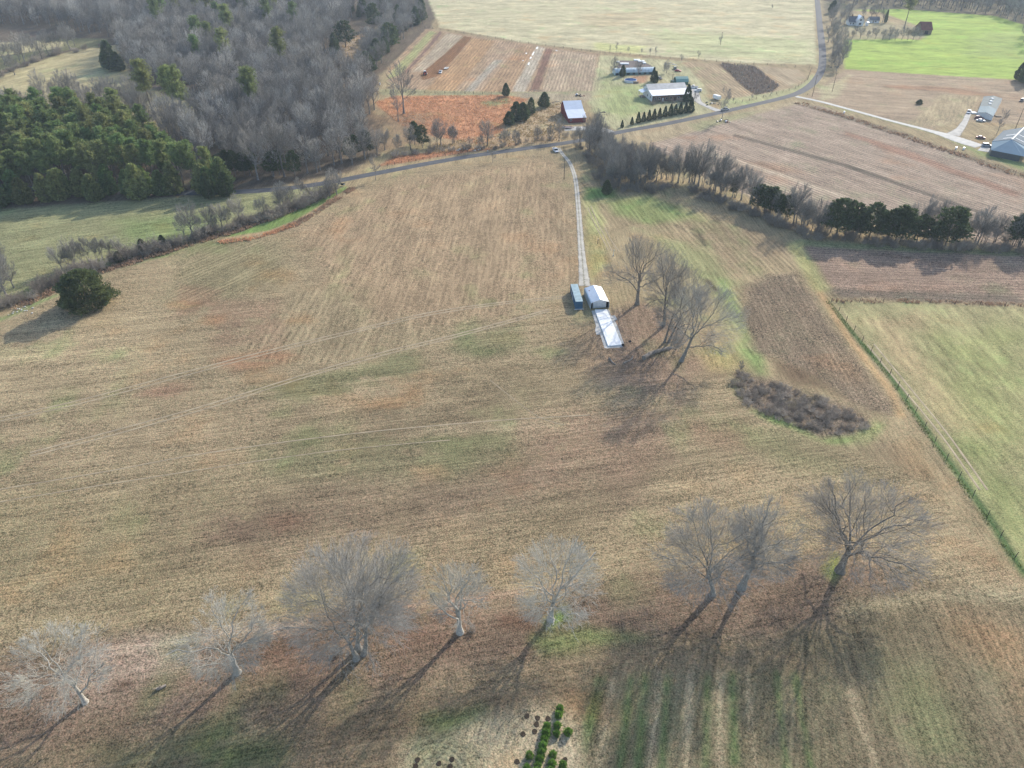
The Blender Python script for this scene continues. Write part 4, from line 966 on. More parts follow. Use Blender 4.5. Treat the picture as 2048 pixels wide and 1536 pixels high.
for k, (p, s) in enumerate([((225, 140), 1.45), ((240, 142), 1.1), ((215, 136), 1.0), ((378, 150), 1.0), ((365, 142), .8)]):
    q = P(*p); place("cedar_tree", cedar_models, CEDM, "big dark cedar standing in the gap at the right end of the pale meadow", "tree", (q.x, q.y), "cedars at the end of the pale meadow", k, s * 1.3, s * 1.35)
q = P(455, 392); place("cedar_tree", cedar_models, CEDM, "rounded olive-green cedar at the right tip of the pine block", "tree", (q.x, q.y), None, 3, 1.25, 1.3, which=2, sx=.9)
q = P(420, 396); place("cedar_tree", cedar_models, CEDM, "dark cedar just left of the rounded one at the tip of the pine block", "tree", (q.x, q.y), None, 5, 1.1, 1.15, which=0)

M_olive = mat('olive_cedar_foliage', (.115, .14, .055), .8, var=.5, nscale=.6, trans=.35)
# lone cedar in the main field
lone = conifer_meshes("lone_cedar", 401, 12.6, 7.4, 13000, .75, 'dome', bare=.04, lobes=.34)
make_tree("cedar_tree", "large round dark green cedar alone in the hay field at left", "tree", lone, (M_bark_brown, M_olive), P(178, 612))

# meadow hedges upper left
MG = "bare trees round the pale meadow"
for k, p in enumerate([(20, 118), (40, 122), (70, 112), (95, 104), (118, 100), (140, 98), (60, 104), (10, 130), (-20, 150), (105, 96), (30, 150), (150, 92), (85, 118), (-40, 165), (130, 92), (50, 126)]):
    q = P(*p); place("bare_tree", hedge_models, HEDM, "bare tree in the hedge along the far side of the pale meadow", "tree", (q.x, q.y), MG, k, 1.0, 1.5)
for k, p in enumerate([(110, 200), (125, 205), (140, 210), (155, 206), (170, 212), (185, 215), (205, 215), (220, 212), (235, 218), (250, 216), (265, 222), (60, 232), (90, 238), (120, 236), (150, 240), (180, 242), (210, 240), (245, 244), (275, 246), (300, 250), (300, 268), (20, 248), (40, 240), (290, 240), (265, 236), (90, 205), (12, 232), (-10, 240), (25, 245), (275, 214), (290, 225), (240, 232), (310, 228), (215, 230), (180, 228)]):
    q = P(*p); place("bare_tree", hedge_models, HEDM, "bare tree between the pale meadow and the pine block", "tree", (q.x, q.y), "bare trees behind the pine block", k, .95, 1.45)

# tree line along the creek left of the hay field
LG = "bare trees along the ditch left of the hay field"
for k, (p, s) in enumerate([((2, 560), 1.2), ((12, 590), 1.1), ((-20, 590), 1.3), ((28, 575), .8), ((5, 615), .9), ((140, 535), .85), ((150, 532), 1.0), ((125, 540), .7), ((165, 525), .8), ((178, 522), .85), ((195, 520), .75), ((205, 516), .8), ((222, 512), .6), ((240, 508), .6),
                            ((370, 475), 1.0), ((385, 470), .9), ((400, 465), .75), ((420, 458), .8), ((445, 455), .7), ((455, 450), .6), ((480, 445), .9), ((430, 462), .6), ((518, 430), .7), ((530, 428), .6), ((560, 420), .9), ((568, 415), 1.0), ((580, 410), .8), ((610, 395), .7), ((600, 388), .75)]):
    q = P(*p); place("bare_tree", hedge_models, HEDM, "bare twiggy tree along the ditch left of the hay field", "tree", (q.x, q.y), LG, k, s * .9, s * 1.1)
for k, (p, s) in enumerate([((660, 395), .85), ((674, 390), .8), ((675, 378), .7)]):
    q = P(*p); place("bare_tree", hedge_models, HEDM, "bare tree beside the road at the top of the broomsedge strip", "tree", (q.x, q.y), "bare trees at the head of the broomsedge strip", k, s, s + .05)
q = P(752, 361); place("bare_tree", thin_models, HEDM, "single slender bare tree on the near road verge at the field corner", "tree", (q.x, q.y), None, 1, 1.2, 1.25, which=0)
q = P(985, 325); place("bare_tree", thin_models, HEDM, "thin bare sapling on the near verge below the road, left of the drive", "tree", (q.x, q.y), None, 2, .8, .85, which=1)
for k, (p, lab) in enumerate([((288, 505), "dark evergreen bush in the ditch line, above the lone cedar"), ((240, 525), "low dark evergreen shrub in the ditch line near the lone cedar"), ((326, 488), "small greyish evergreen bush in the ditch line between two thickets")]):
    q = P(*p); place("evergreen_bush", cedar_models, CEDM, lab, "bush", (q.x, q.y), None, k, [.62, .5, .42][k], [.64, .52, .44][k], which=2)

# broomsedge field trees
q = P(808, 228); place("bare_tree", wood_models, HEDM, "tall bare tree standing in the orange grass below the ploughed field", "tree", (q.x, q.y), None, 4, 1.7, 1.71, which=4)
q = P(797, 243); place("bare_tree", thin_models, HEDM, "slim bare tree just left of the tall one in the orange grass", "tree", (q.x, q.y), None, 4, 2.0, 2.05, which=0)
q = P(740, 228); place("bare_tree", wood_models, HEDM, "bare tree at the edge of the wood beside the orange grass", "tree", (q.x, q.y), None, 4, 1.1, 1.15, which=1)
for k, (p, s) in enumerate([((796, 304), .8), ((822, 300), .8), ((848, 292), .6), ((875, 292), .8), ((882, 290), .9), ((905, 289), .9), ((908, 286), .7), ((940, 295), .6), ((962, 298), .7), ((975, 292), .8), ((1000, 294), .6), ((1010, 290), .7), ((1032, 291), .7), ((1038, 290), .6), ((1076, 282), .65), ((1100, 282), .75), ((1118, 282), .8), ((860, 295), .6), ((770, 300), .8), ((730, 318), .9), ((755, 312), .8), ((705, 330), .9)]):
    q = P(*p); place("bare_tree", thin_models if s < .65 else hedge_models, HEDM, "bare tree in the row between the road and the orange grass", "tree", (q.x, q.y), "bare trees between the road and the orange grass", k, s * 1.0, s * 1.2)
for p, s, lab, w in [((1018, 250), .62, "leftmost dark rounded cedar of the clump beside the red barn", 2), ((1032, 243), .78, "tallest dark cedar in the middle of the clump beside the red barn", 0), ((1046, 240), .8, "dark cedar on the right of the clump beside the red barn", 2),
                     ((1062, 228), .55, "small dark cedar tucked behind the clump beside the red barn", 3), ((1088, 214), .72, "separate rounded cedar between the clump and the red barn", 2), ((1012, 192), .55, "small dark cedar at the foot of the ploughed field", 0)]:
    q = P(*p); place("cedar_tree", cedar_models, CEDM, lab, "tree", (q.x, q.y), None, 2, s * 1.4, s * 1.42, which=w, sx=1.15)

# thicket where the drive meets the road, and the hedgerow running right from it
TG = "bare trees in the thicket beside the drive"
for k, (p, s) in enumerate([((1160, 292), .8), ((1172, 290), .9), ((1182, 288), 1.15), ((1192, 296), 1.1), ((1200, 300), .9), ((1212, 305), .9), ((1222, 312), .8), ((1232, 318), .8), ((1215, 330), 1.0), ((1228, 345), .9), ((1245, 335), .9), ((1255, 350), 1.0), ((1240, 365), .9), ((1222, 372), .8),
                            ((1262, 372), .9), ((1275, 360), 1.0), ((1290, 365), .9), ((1300, 375), .8), ((1270, 340), .8), ((1285, 345), .8), ((1205, 318), .8), ((1180, 300), .7), ((1148, 288), .6), ((1250, 320), .7), ((1296, 350), .9)]):
    q = P(*p); place("thicket_tree", hedge_models, HEDM, "bare tangled tree in the thicket between drive and ploughed field", "tree", (q.x, q.y), TG, k, s * .95, s * 1.15)
for k, xy in enumerate(scatter([(1162, 296), (1200, 300), (1245, 318), (1305, 352), (1300, 380), (1222, 378), (1205, 340)], 5.5, 91)):
    place("thicket_tree", hedge_models, HEDM, "bare grey tree filling the middle of the thicket beside the drive", "tree", xy, "bare trees filling the thicket", k, .75, 1.1)
for k, xy in enumerate(scatter([(752, 118), (800, 84), (850, 46), (840, 20), (720, 8), (715, 40), (770, 46), (745, 90), (700, 140), (735, 150)], 10, 92)):
    place("woodland_tree", hedge_models if k % 3 else wood_models, HEDM, "bare tree in the strip of wood bordering the ploughed field", "tree", xy, "bare trees bordering the ploughed field", k, .85, 1.3)
q = P(1213, 388); place("evergreen_bush", cedar_models, CEDM, "dark evergreen bush at the left foot of the thicket by the drive", "bush", (q.x, q.y), None, 5, .72, .73, which=2)
q = P(1303, 350); place("evergreen_bush", cedar_models, CEDM, "dark ivy-green evergreen inside the thicket", "bush", (q.x, q.y), None, 5, .7, .71, which=0)
HG = "bare trees along the long hedgerow"
for k, (p, s) in enumerate([((1312, 362), .9), ((1322, 358), .85), ((1334, 360), .8), ((1345, 362), .85), ((1356, 366), .9), ((1366, 366), .85), ((1418, 384), .8), ((1450, 396), .85), ((1510, 420), .85), ((1606, 460), .8), ((1632, 468), .8), ((1378, 365), .95), ((1388, 368), 1.0), ((1396, 372), 1.05), ((1405, 372), .8), ((1428, 382), 1.25), ((1440, 388), .7), ((1470, 395), 1.1), ((1482, 400), .9), ((1500, 408), .8), ((1530, 425), .7), ((1575, 440), .9), ((1586, 452), 1.0), ((1592, 448), .8),
                            ((1615, 450), .7), ((1690, 470), .8), ((1720, 462), .7), ((1775, 478), .8), ((1832, 470), .8), ((1850, 474), .7), ((1880, 470), .8), ((1912, 484), .7), ((1930, 482), .7), ((1955, 488), .85), ((1968, 490), .8), ((1985, 488), .6), ((2010, 492), .8), ((2025, 494), .9), ((2040, 490), 1.0), ((2060, 492), 1.1), ((2075, 495), 1.0), ((1560, 432), .7), ((1545, 430), .6), ((1650, 470), .7)]):
    q = P(*p); place("hedgerow_tree", hedge_models, HEDM, "bare tree in the long hedgerow between two ploughed fields", "tree", (q.x, q.y), HG, k, s * 1.15, s * 1.35); g9 = random.Random(k)
    if k % 3 < 2: place("hedgerow_tree", hedge_models, HEDM, "bare tree in the long hedgerow between two ploughed fields", "tree", (q.x + g9.uniform(-5, 5), q.y + g9.uniform(1, 4)), HG, k + 50, s * .8, s * 1.05)
for k, (p, s) in enumerate([((1465, 392), .62), ((1515, 420), .62), ((1528, 425), .75), ((1540, 428), .7), ((1555, 436), .7), ((1570, 440), .6), ((1660, 466), .85), ((1672, 470), .95), ((1690, 472), .85), ((1705, 470), .95), ((1718, 476), .8), ((1738, 474), .95), ((1752, 478), .75), ((1775, 482), .85), ((1790, 482), 1.0), ((1800, 484), .85), ((1832, 486), .75), ((1845, 484), .7), ((1870, 490), .8), ((1890, 492), .95), ((1902, 490), .9), ((2035, 494), .85), ((2052, 494), .9)]):
    q = P(*p); place("cedar_tree", hedgecedar_models, CEDM, "dark ragged cedar in the long hedgerow between two ploughed fields", "tree", (q.x, q.y), "cedars along the long hedgerow", k, s * 1.0, s * 1.45, sx=[.85, 1.25, 1.05, 1.4][k % 4])

# thickets: leafless shrubs under the hedgerows
def shrubs(pts, label, group, n, jitter, seed, smin=.7, smax=1.2):
    g = np.random.default_rng(seed)
    gp = np.array([G2(p) for p in pts]); seg = np.linalg.norm(np.diff(gp, axis=0), axis=1); cum = np.concatenate([[0], np.cumsum(seg)])
    for k in range(n):
        d = (k + g.uniform(.1, .9)) / n * cum[-1]; i = min(np.searchsorted(cum, d) - 1, len(seg) - 1); i = max(i, 0)
        xy = gp[i] + (gp[i + 1] - gp[i]) * (d - cum[i]) / seg[i] + g.normal(0, jitter, 2)
        place("thicket_shrub", bush_models, BUSHM, label, "shrub", xy, group, seed * 100 + k, smin, smax, partnames=("stem", "twigs"))
shrubs([(1150, 296), (1200, 320), (1215, 375), (1290, 385), (1350, 372), (1400, 388), (1470, 412), (1560, 455), (1600, 466)], "leafless brown shrub under the hedgerow beside the curved green swale", "hedgerow shrubs by the green swale", 80, 2.6, 31, .5, 1.1)
shrubs([(1600, 468), (1680, 478), (1780, 490), (1900, 498), (2060, 500)], "leafless brown shrub at the foot of the hedgerow cedars", "shrubs under the hedgerow cedars", 52, 1.8, 32, .55, 1.15)
shrubs([(-20, 632), (60, 590), (160, 545), (300, 505), (400, 478), (480, 452), (570, 425), (670, 385)], "leafless brown shrub along the ditch left of the hay field", "shrubs along the left ditch", 90, 1.5, 33, .7, 1.35)
shrubs([(760, 318), (860, 304), (980, 296), (1060, 284), (1140, 276)], "leafless scrub bush along the road bank below the orange grass", "scrub along the road bank", 24, 1.5, 34, .5, .9)
shrubs([(1640, 470), (1560, 450), (1480, 420), (1410, 392)], "low dense brushwood on the near edge of the hedgerow", "brushwood on the hedgerow edge", 26, 2.0, 35, .6, 1.1)
shrubs([(640, 130), (700, 100), (750, 70)], "brown scrub bush in the clearing among the cedars", "scrub in the cedar clearing", 12, 5, 36, .7, 1.1)
shrubs([(-40, 180), (30, 140), (120, 108), (200, 96)], "scrub bush along the meadow's far hedge", "scrub along the meadow hedge", 22, 2.5, 37, .8, 1.4)
# the briar patch at the low corner of the field
bp = scatter([(1450, 762), (1475, 745), (1560, 765), (1640, 795), (1725, 835), (1738, 858), (1690, 872), (1600, 855), (1510, 825)], 1.9, 39); bp = bp[(fbm(bp[:, 0] / 5, bp[:, 1] / 5, 61) > .40)]
print("briars", len(bp))
M_briar = mat("briar_canes", (.52, .43, .34), .9, var=.25, nscale=.8, objvar=.5, hue=(.33, .29, .2))
BRM = (M_briar, M_briar)
for k, xy in enumerate(bp):
    place("briar_bush", bush_models, BRM, "brown briar bush in the rough patch at the fenced field's low corner", "shrub", xy, "briars in the rough patch", k, .10, .40, sx=1.7, partnames=("stem", "twigs"))
q = P(1478, 748); place("sapling_tree", thin_models, HEDM, "thin bare sapling at the left tip of the briar patch", "tree", (q.x, q.y), None, 1, .6, .62, which=2)
q = P(676, 1308); place("round_bush", bush_models, BUSHM, "small round twiggy bush at the foot of the tall many-limbed tree", "shrub", (q.x, q.y), None, 1, .42, .43, partnames=("stem", "twigs"), which=1)
q = P(945, 1262); place("round_bush", bush_models, BUSHM, "little twiggy shrub right of the smallest pale tree", "shrub", (q.x, q.y), None, 1, .3, .31, partnames=("stem", "twigs"), which=2)

# ------------------------------------------------------------------ buildings and yards
M_galv = mat("galvanised_steel", (.62, .66, .70), .38, .55, var=.07, nscale=.7, spec=.5)
M_galv_white = mat("white_steel", (.72, .74, .76), .4, .25, var=.05, nscale=.6, spec=.5)
M_galv_blue = mat("blue_grey_steel", (.12, .16, .19), .8, .0, var=.10, nscale=.5, spec=.2)
M_cont_blue = mat("blue_container_paint", (.060, .145, .235), .55, 0, var=.18, nscale=1.2)
M_cont_roof = mat("pale_container_roof", (.34, .45, .48), .6, .1, var=.16, nscale=.9)  # roof colour much paler than the sides
M_dark = mat("black_parts_and_gap_shade", (.012, .012, .014), .9, var=.1)
M_conc = mat("old_concrete", (.46, .45, .42), .9, var=.28, nscale=.8, bump=.01)
M_white_slab = mat("white_painted_slab", (.88, .88, .86), .75, var=.07, nscale=.6)
M_red = mat("barn_red_boards", (.20, .035, .035), .8, var=.2, nscale=1.5)
M_whitewall = mat("white_siding", (.70, .70, .69), .7, var=.06)
M_brown_dark = mat("brick_and_front_shade", (.16, .095, .07), .9, var=.25, nscale=4)
M_tin = mat("ribbed_tin", (.50, .49, .46), .42, .4, var=.14, nscale=.5, spec=.5)
M_tin_w = mat("bright_tin", (.74, .77, .80), .33, .55, var=.06, nscale=.4, spec=.5)
M_rust = mat("rusty_tin", (.18, .062, .045), .7, .1, var=.35, nscale=.6)
M_shingle = mat("grey_shingles", (.13, .135, .15), .85, var=.2, nscale=2)
M_green = mat("green_steel", (.022, .10, .075), .5, .1, var=.1)
M_green_roof = mat("pale_green_roof", (.22, .36, .32), .42, .3, var=.08)
M_glass = mat("window_glass", (.02, .025, .03), .08, 0, var=.1, spec=.6)
M_poly = mat("greenhouse_film", (.46, .56, .60), .35, 0, var=.2, nscale=.7)
M_teal = mat("teal_sheet", (.10, .19, .20), .6, 0, var=.25, nscale=.8)
M_groundcover = mat("dark_ground_cloth", (.11, .085, .075), .85, var=.25, nscale=.4)
M_poolblue = mat("pool_cover_blue", (.012, .06, .19), .9, var=.15, spec=.05)
M_wood = mat("weathered_wood", (.22, .17, .12), .9, var=.3, nscale=2)
M_post = mat("fence_post_wood", (.085, .07, .055), .9, var=.3, nscale=4)
M_wire = mat("rusty_wire", (.14, .11, .085), .7, .3)
M_pole = mat("utility_pole_wood", (.15, .12, .09), .9, var=.2)
M_tyre = mat("tyre_rubber", (.018, .018, .02), .85)
M_rim = mat("wheel_metal", (.45, .46, .48), .35, .7)
M_lampw = mat("headlamp_lens", (.75, .76, .78), .15)
M_lampr = mat("tail_lamp_red", (.35, .02, .02), .3)
def paint_mat(n, c): return mat(n, c, .28, .1, var=.03, spec=.6)
M_pw, M_ps, M_pd, M_pr, M_pm, M_pg = (paint_mat("white_car_paint", (.78, .79, .80)), paint_mat("silver_car_paint", (.50, .53, .57)), paint_mat("dark_car_paint", (.05, .055, .065)),
                                      paint_mat("red_car_paint", (.42, .03, .03)), paint_mat("maroon_car_paint", (.17, .015, .03)), paint_mat("dark_green_car_paint", (.03, .07, .055)))

def heading(a, b): return math.atan2((b - a).y, (b - a).x)
def slab_poly(mb, pts, t):
    """a plate: polygon pts (top side) with thickness t straight down"""
    n = len(pts); lo = [(p[0], p[1], p[2] - t) for p in pts]
    return mb.add([tuple(p) for p in pts] + lo, [tuple(range(n)), tuple(range(2 * n - 1, n - 1, -1))] + [(i, (i + 1) % n, (i + 1) % n + n, i + n) for i in range(n)])
def gable(name, label, cat, loc, rz, L, prof, base_h, mw, mr, group=None, over=.35, roof_t=.10, ribs=0, rib_m=None, gable_m=None):
    """a building with its ridge along local x (length L from 0); prof: roof break points (y, z) front to back; walls follow the roof"""
    t = thing(name, label, cat, loc, rz, group)
    d0, d1 = prof[0][0], prof[-1][0]
    wp = [(d0, -base_h)] + [(y, z - roof_t * 1.15) for y, z in prof] + [(d1, -base_h)]
    MB().prism(wp, 0.0, L, 'x').build("wall", mw, t)
    # roof: overhang at eaves and rakes
    pr = list(prof)
    (y0, z0), (y1, z1) = pr[0], pr[1]; s = (z1 - z0) / max(y1 - y0, .01); pr[0] = (y0 - over, z0 - over * s)
    (y0, z0), (y1, z1) = pr[-1], pr[-2]; s = (z1 - z0) / (y1 - y0); pr[-1] = (y0 + over, z0 + over * s)
    prof2 = pr + [(y, z - roof_t) for y, z in reversed(pr)]
    rf = MB().prism(prof2, -over, L + over, 'x').build("roof", mr, t)
    if ribs:
        mb = MB(); n = int((L + 2 * over) / ribs)
        for k in range(n + 1):
            x = -over + .04 + k * (L + 2 * over - .08) / n
            for (ya, za), (yb, zb) in zip(pr[:-1], pr[1:]):
                mb.prism([(ya, za + .002), (yb, zb + .002), (yb, zb + .045), (ya, za + .045)], x - .035, x + .035, 'x')
        mb.build("seams", rib_m or mr, rf)
    return t
def window(t, x0, x1, z0, z1, y, out=-1, axis='y', frame_m=None):
    """a framed window on the wall plane y (out: which way the wall faces)"""
    e = .05 * out
    def bx(mb, a0, a1, b0, b1, d0, d1):
        lo, hi = min(d0, d1), max(d0, d1)
        return mb.box(a0, a1, lo, hi, b0, b1) if axis == 'y' else mb.box(lo, hi, a0, a1, b0, b1)
    f = MB(); w = .09
    for a in ((x0 - w, x0, z0 - w, z1 + w), (x1, x1 + w, z0 - w, z1 + w), (x0, x1, z1, z1 + w), (x0, x1, z0 - w, z0)): bx(f, a[0], a[1], a[2], a[3], y, y + e * 1.6)
    o = f.build("window", frame_m or M_whitewall, t)
    bx(MB(), x0, x1, z0, z1, y, y + e * .8).build("pane", M_glass, o)
    return o
def door(t, x0, x1, z0, z1, y, m, out=-1, axis='y'):
    e = .06 * out; lo, hi = min(y, y + e), max(y, y + e)
    d = (MB().box(x0, x1, lo, hi, z0, z1) if axis == 'y' else MB().box(lo, hi, x0, x1, z0, z1)).build("door", m, t)
    kx = x1 - .12
    k = MB().cyl((kx, y + e * 1.5, z0 + 1.0) if axis == 'y' else (y + e * 1.5, kx, z0 + 1.0), .05, .10, 8, 'y' if axis == 'y' else 'x'); k.build("handle", M_rim, d)
    return d

# --- silver garage on its slab
gl, gr = P(1181, 619), P(1218.5, 618); gz = heading(gl, gr); gw = (gr - gl).length
ax = Vector((math.cos(gz), math.sin(gz), 0)); ay = Vector((-math.sin(gz), math.cos(gz), 0))
g = thing("metal_garage", "silver metal garage with rounded eaves standing beside the blue container", "garage", gl, gz + R(4))
GL, gh, gp = 10.4, 2.55, 3.45
def gsec(ins, wl=0.0):
    """rounded-eave boxed section"""
    a = ins
    return [(a, 0), (a, gh - .55), (a + .10, gh - .22), (a + .38, gh + .02), (gw / 2, gp - a * .6), (gw - a - .38, gh + .02), (gw - a - .10, gh - .22), (gw - a, gh - .55), (gw - a, 0)]
outer, inner = gsec(0), gsec(.07)
sh = MB()
for y0, y1 in ((0.0, GL),):
    n = len(outer)
    vs = [(p, y, q) for y in (y0, y1) for p, q in outer] + [(p, y, q - (.0 if q == 0 else .02)) for y in (y0, y1) for p, q in inner]
    fs = []
    for i in range(n - 1):
        fs += [(i, i + 1, n + i + 1, n + i), (2 * n + i, 3 * n + i, 3 * n + i + 1, 2 * n + i + 1), (i, 2 * n + i, 2 * n + i + 1, i + 1), (n + i, n + i + 1, 3 * n + i + 1, 3 * n + i)]
    fs += [(0, n, 3 * n, 2 * n), (n - 1, 3 * n - 1, 4 * n - 1, 2 * n - 1)]
    sh.add(vs, fs)
shell = sh.build("shell", M_galv, g)
rb = MB()
for k in range(15):
    y = .02 + k * (GL - .1) / 14
    for (p0, q0), (p1, q1) in zip(outer[:-1], outer[1:]):
        cxm = gw / 2
        def o(p, q, d): return (p + (-d if p < cxm else d) * (1 if q < gh - .1 else .3), q + (d if q > gh - .6 else 0))
        a, b, c2, d2 = o(p0, q0, .002), o(p1, q1, .002), o(p1, q1, .035), o(p0, q0, .035)
        rb.prism([a, b, c2, d2], y, y + .06, 'y')
rb.build("ribs", M_galv_white, shell)
MB().prism([(.09, .0), (.09, gh - .58), (gw / 2, gp - .14), (gw - .09, gh - .58), (gw - .09, 0)], GL - .12, GL - .06, 'y').build("end_wall", M_galv_white, g)
MB().prism([(.9, .0), (.9, gh - .02), (1.2, gh + .06), (gw / 2, gp - .16), (gw - 1.2, gh + .06), (gw - .9, gh - .02), (gw - .9, 0)], .75, .82, 'y').build("front_panel", M_galv_white, g)
for k in range(5):
    MB().box(1.0 + k * (gw - 2.0) / 4 - .02, 1.0 + k * (gw - 2.0) / 4 + .02, .70, .748, .02, gh).build("panel_rib", M_galv, g)
MB().box(.09, .86, .74, .78, .0, gh - .6).build("gap_shade_panel", M_dark, g); MB().box(gw - .86, gw - .09, .74, .78, .0, gh - .6).build("gap_shade_panel", M_dark, g)  # near-black panels paint the shade of the open side gaps
MB().box(1.0, 2.0, GL * .72, GL * .72 + .5, gh + .25, gh + .32).build("roof_patch", M_rust, g)

# --- slab and white pad in front of it
def plate(name, label, cat, pts, z, t, m):
    w = [P(*p) for p in pts]; base = min(p.z for p in w)
    o = thing(name, label, cat, (0, 0, 0)); mb = MB(); slab_poly(mb, [(p.x, p.y, base + z + .12) for p in w], t + .3)
    mb.build("slab", m, o); return o
plate("concrete_slab", "weathered grey concrete slab with two side steps in front of the silver garage", "slab", [(1183, 622), (1192, 652), (1190, 660), (1193, 669.5), (1200, 669), (1209.5, 697), (1244, 694.5), (1249, 690), (1236, 655), (1229.5, 641.5), (1234.5, 639.5), (1230, 631.5), (1222, 632), (1218, 620)], .06, .1, M_conc)
plate("white_pad", "bright white raised pad running out from the garage front", "slab", [(1189.5, 621.5), (1213.5, 621), (1244, 691), (1216, 693)], .38, .4, M_white_slab)

# --- blue shipping container
c0 = P(1150.3, 618.4); cz = R(4)
t = thing("shipping_container", "long blue shipping container with pale roof left of the garage", "container", (c0.x, c0.y, c0.z + .12), cz)
CW, CLn, CH = 2.44, 12.2, 2.75
body = MB().box(.04, CW - .04, .04, CLn - .04, 0, CH - .06).build("body", M_cont_blue, t)
cor = MB()
for k in range(44):
    y = .18 + k * (CLn - .36) / 44
    cor.box(.0, .036, y, y + .14, .16, CH - .2); cor.box(CW - .036, CW, y, y + .14, .16, CH - .2)
for k in range(10): cor.box(.14 + k * .22, .14 + k * .22 + .11, .0, .036, .16, CH - .2)
cor.build("corrugation", M_cont_blue, body)
rf = MB().box(0, CW, 0, CLn, CH - .056, CH).build("roof", M_cont_roof, t)
mb = MB()
for k in range(24): mb.box(.12, CW - .12, .35 + k * .49, .35 + k * .49 + .2, CH + .002, CH + .03)
mb.build("roof_corrugation", M_cont_roof, rf)
for x in (-.012, CW - .14):
    for y in (-.012, CLn - .14): MB().box(x, x + .152, y, y + .152, -.06, CH + .012).build("corner_post", M_cont_blue, t)
MB().box(-.05, -.004, 5.2, 6.1, .3, 2.4).build("door_panel", M_galv_white, t); MB().box(-.05, -.004, 8.0, 8.7, .9, 2.2).build("door_panel", M_galv_white, t)
MB().box(-.3, CW + .35, -.5, -.05, -.1, .05).build("sill_timber", M_conc, t)

# --- red barn
bl, br = P(1137, 246), P(1171.5, 244.6)
t = gable("red_barn", "red barn with bright tin roof beside the gravel pull-in", "barn", bl, heading(bl, br), (br - bl).length, [(0, 2.9), (9, 5.2), (16, 8.4), (22, 5.2)], .6, M_red, M_tin_w, over=.4, ribs=.9)
door(t, 3.6, 6.6, 0, 2.5, 0.0, M_red); window(t, .9, 1.9, 1.1, 2.0, 0.0)
for s in range(14): MB().box(.35 + s * .7, .41 + s * .7, -.025, -.004, 2.56 if 3.5 < .35 + s * .7 < 6.7 else 0, 2.78).build("batten", M_red, t)
mb = MB(); slab_poly(mb, [((br - bl).length + .35, 9, 3.0), ((br - bl).length + 2.2, 9, 2.6), ((br - bl).length + 2.2, 13, 2.6), ((br - bl).length + .35, 13, 3.0)], .08); mb.build("lean_to", M_tin, t)
for y in (9.3, 12.7): MB().box((br - bl).length + 1.95, (br - bl).length + 2.1, y - .07, y + .07, -.4, 2.5).build("lean_to_post", M_wood, t)

# --- white farmhouse
hl, hr = P(1304, 204), P(1379, 199.5); hz = heading(hl, hr); hL = (hr - hl).length
t = gable("farmhouse", "long white farmhouse with ribbed metal roof and shrubs along its shaded front", "house", hl, hz, hL, [(0, 3.9), (7.0, 5.5), (12.2, 8.0), (17.5, 5.3)], .8, M_whitewall, M_tin, over=.5, ribs=1.1)
MB().box(.06, hL - .06, -.035, -.002, -.7, 3.45).build("shade_brown_front", M_brown_dark, t)  # brown facing with the front wall's shade put into its colour
mb = MB(); slab_poly(mb, [(-.5, -.52, 3.86), (hL + .5, -.52, 3.86), (hL + .5, 6.8, 5.56), (-.5, 6.8, 5.56)], .03); mb.build("porch_roof", M_tin_w, t)
for x in (1.5, 4.2, 9.0, 12.0, 17.0, 20.5): window(t, x, x + 1.2, 1.2, 2.5, -.035)
door(t, 6.6, 7.6, 0, 2.1, -.035, M_whitewall)
window(t, 3.0, 4.0, 1.4, 2.8, 0.0, axis='x'); window(t, 8.0, 9.2, 1.4, 2.8, 0.0, axis='x'); window(t, 11.5, 12.5, 4.6, 5.7, 0.0, axis='x')
mb = MB(); slab_poly(mb, [(-3.6, 10.0, 3.4), (-.1, 10.0, 4.3), (-.1, 17.0, 4.3), (-3.6, 17.0, 3.4)], .1); mb.build("side_porch_roof", M_tin_w, t)
for y in (10.2, 13.5, 16.8): MB().box(-3.5, -3.36, y - .07, y + .07, -.6, 3.25).build("porch_post", M_whitewall, t)
MB().box(-3.4, -.01, 10.3, 16.7, -.6, .35).build("porch_deck", M_wood, t)
# --- green shed
sl, sr = P(1352, 170), P(1376, 169.5)
t = gable("garden_shed", "small dark green shed with pale green gambrel roof behind the farmhouse", "shed", sl, heading(sl, sr), (sr - sl).length, [(0, 2.3), (1.2, 3.6), (3.6, 4.7), (6.0, 3.6), (7.2, 2.3)], .5, M_green, M_green_roof, over=.25, ribs=.7)
window(t, 3.0, 4.2, 1.0, 1.9, 0.0); door(t, 2.4, 3.4, 0, 2.0, 0.0, M_whitewall, axis='x')
MB().box(-2.6, -.2, .4, 5.5, -.4, 2.2).build("annex", M_green, t)
# --- greenhouse tunnel and nursery beds behind
a, b = P(1230, 151), P(1311, 148); gz2 = heading(a, b); L = (b - a).length
t = thing("greenhouse", "long low greenhouse tunnel with teal sides and white hoops behind the pool", "greenhouse", a, gz2)
W_ = 8.0
arc = [(0, 1.5)] + [(W_ / 2 - W_ / 2 * math.cos(R(k)), 1.5 + 2.4 * math.sin(R(k))) for k in range(20, 180, 20)] + [(W_, 1.5)]
MB().prism([(0.02, -.5)] + [(p, q - .03) for p, q in arc] + [(W_ - .02, -.5)], 0.1, L - .1, 'x').build("film", M_poly, t)
MB().box(-.0, L, -.06, -.01, -.5, 1.55).build("side_sheet", M_teal, t)
for k in range(15):
    x = k * (L - .2) / 14 + .1
    MB().tube([(x, p, q + .05) for p, q in arc], .07, 5).build("hoop", M_galv_white, t)
for k in range(7):
    x0 = .6 + k * (L - 1.2) / 7; MB().box(x0, x0 + .45 * L / 7, -.10, -.065, .2, 1.4).build("shade_panel", M_dark, t)
w = [P(*p) for p in [(1232, 141), (1238, 127), (1240, 121), (1284, 122), (1300, 130), (1311, 139)]]
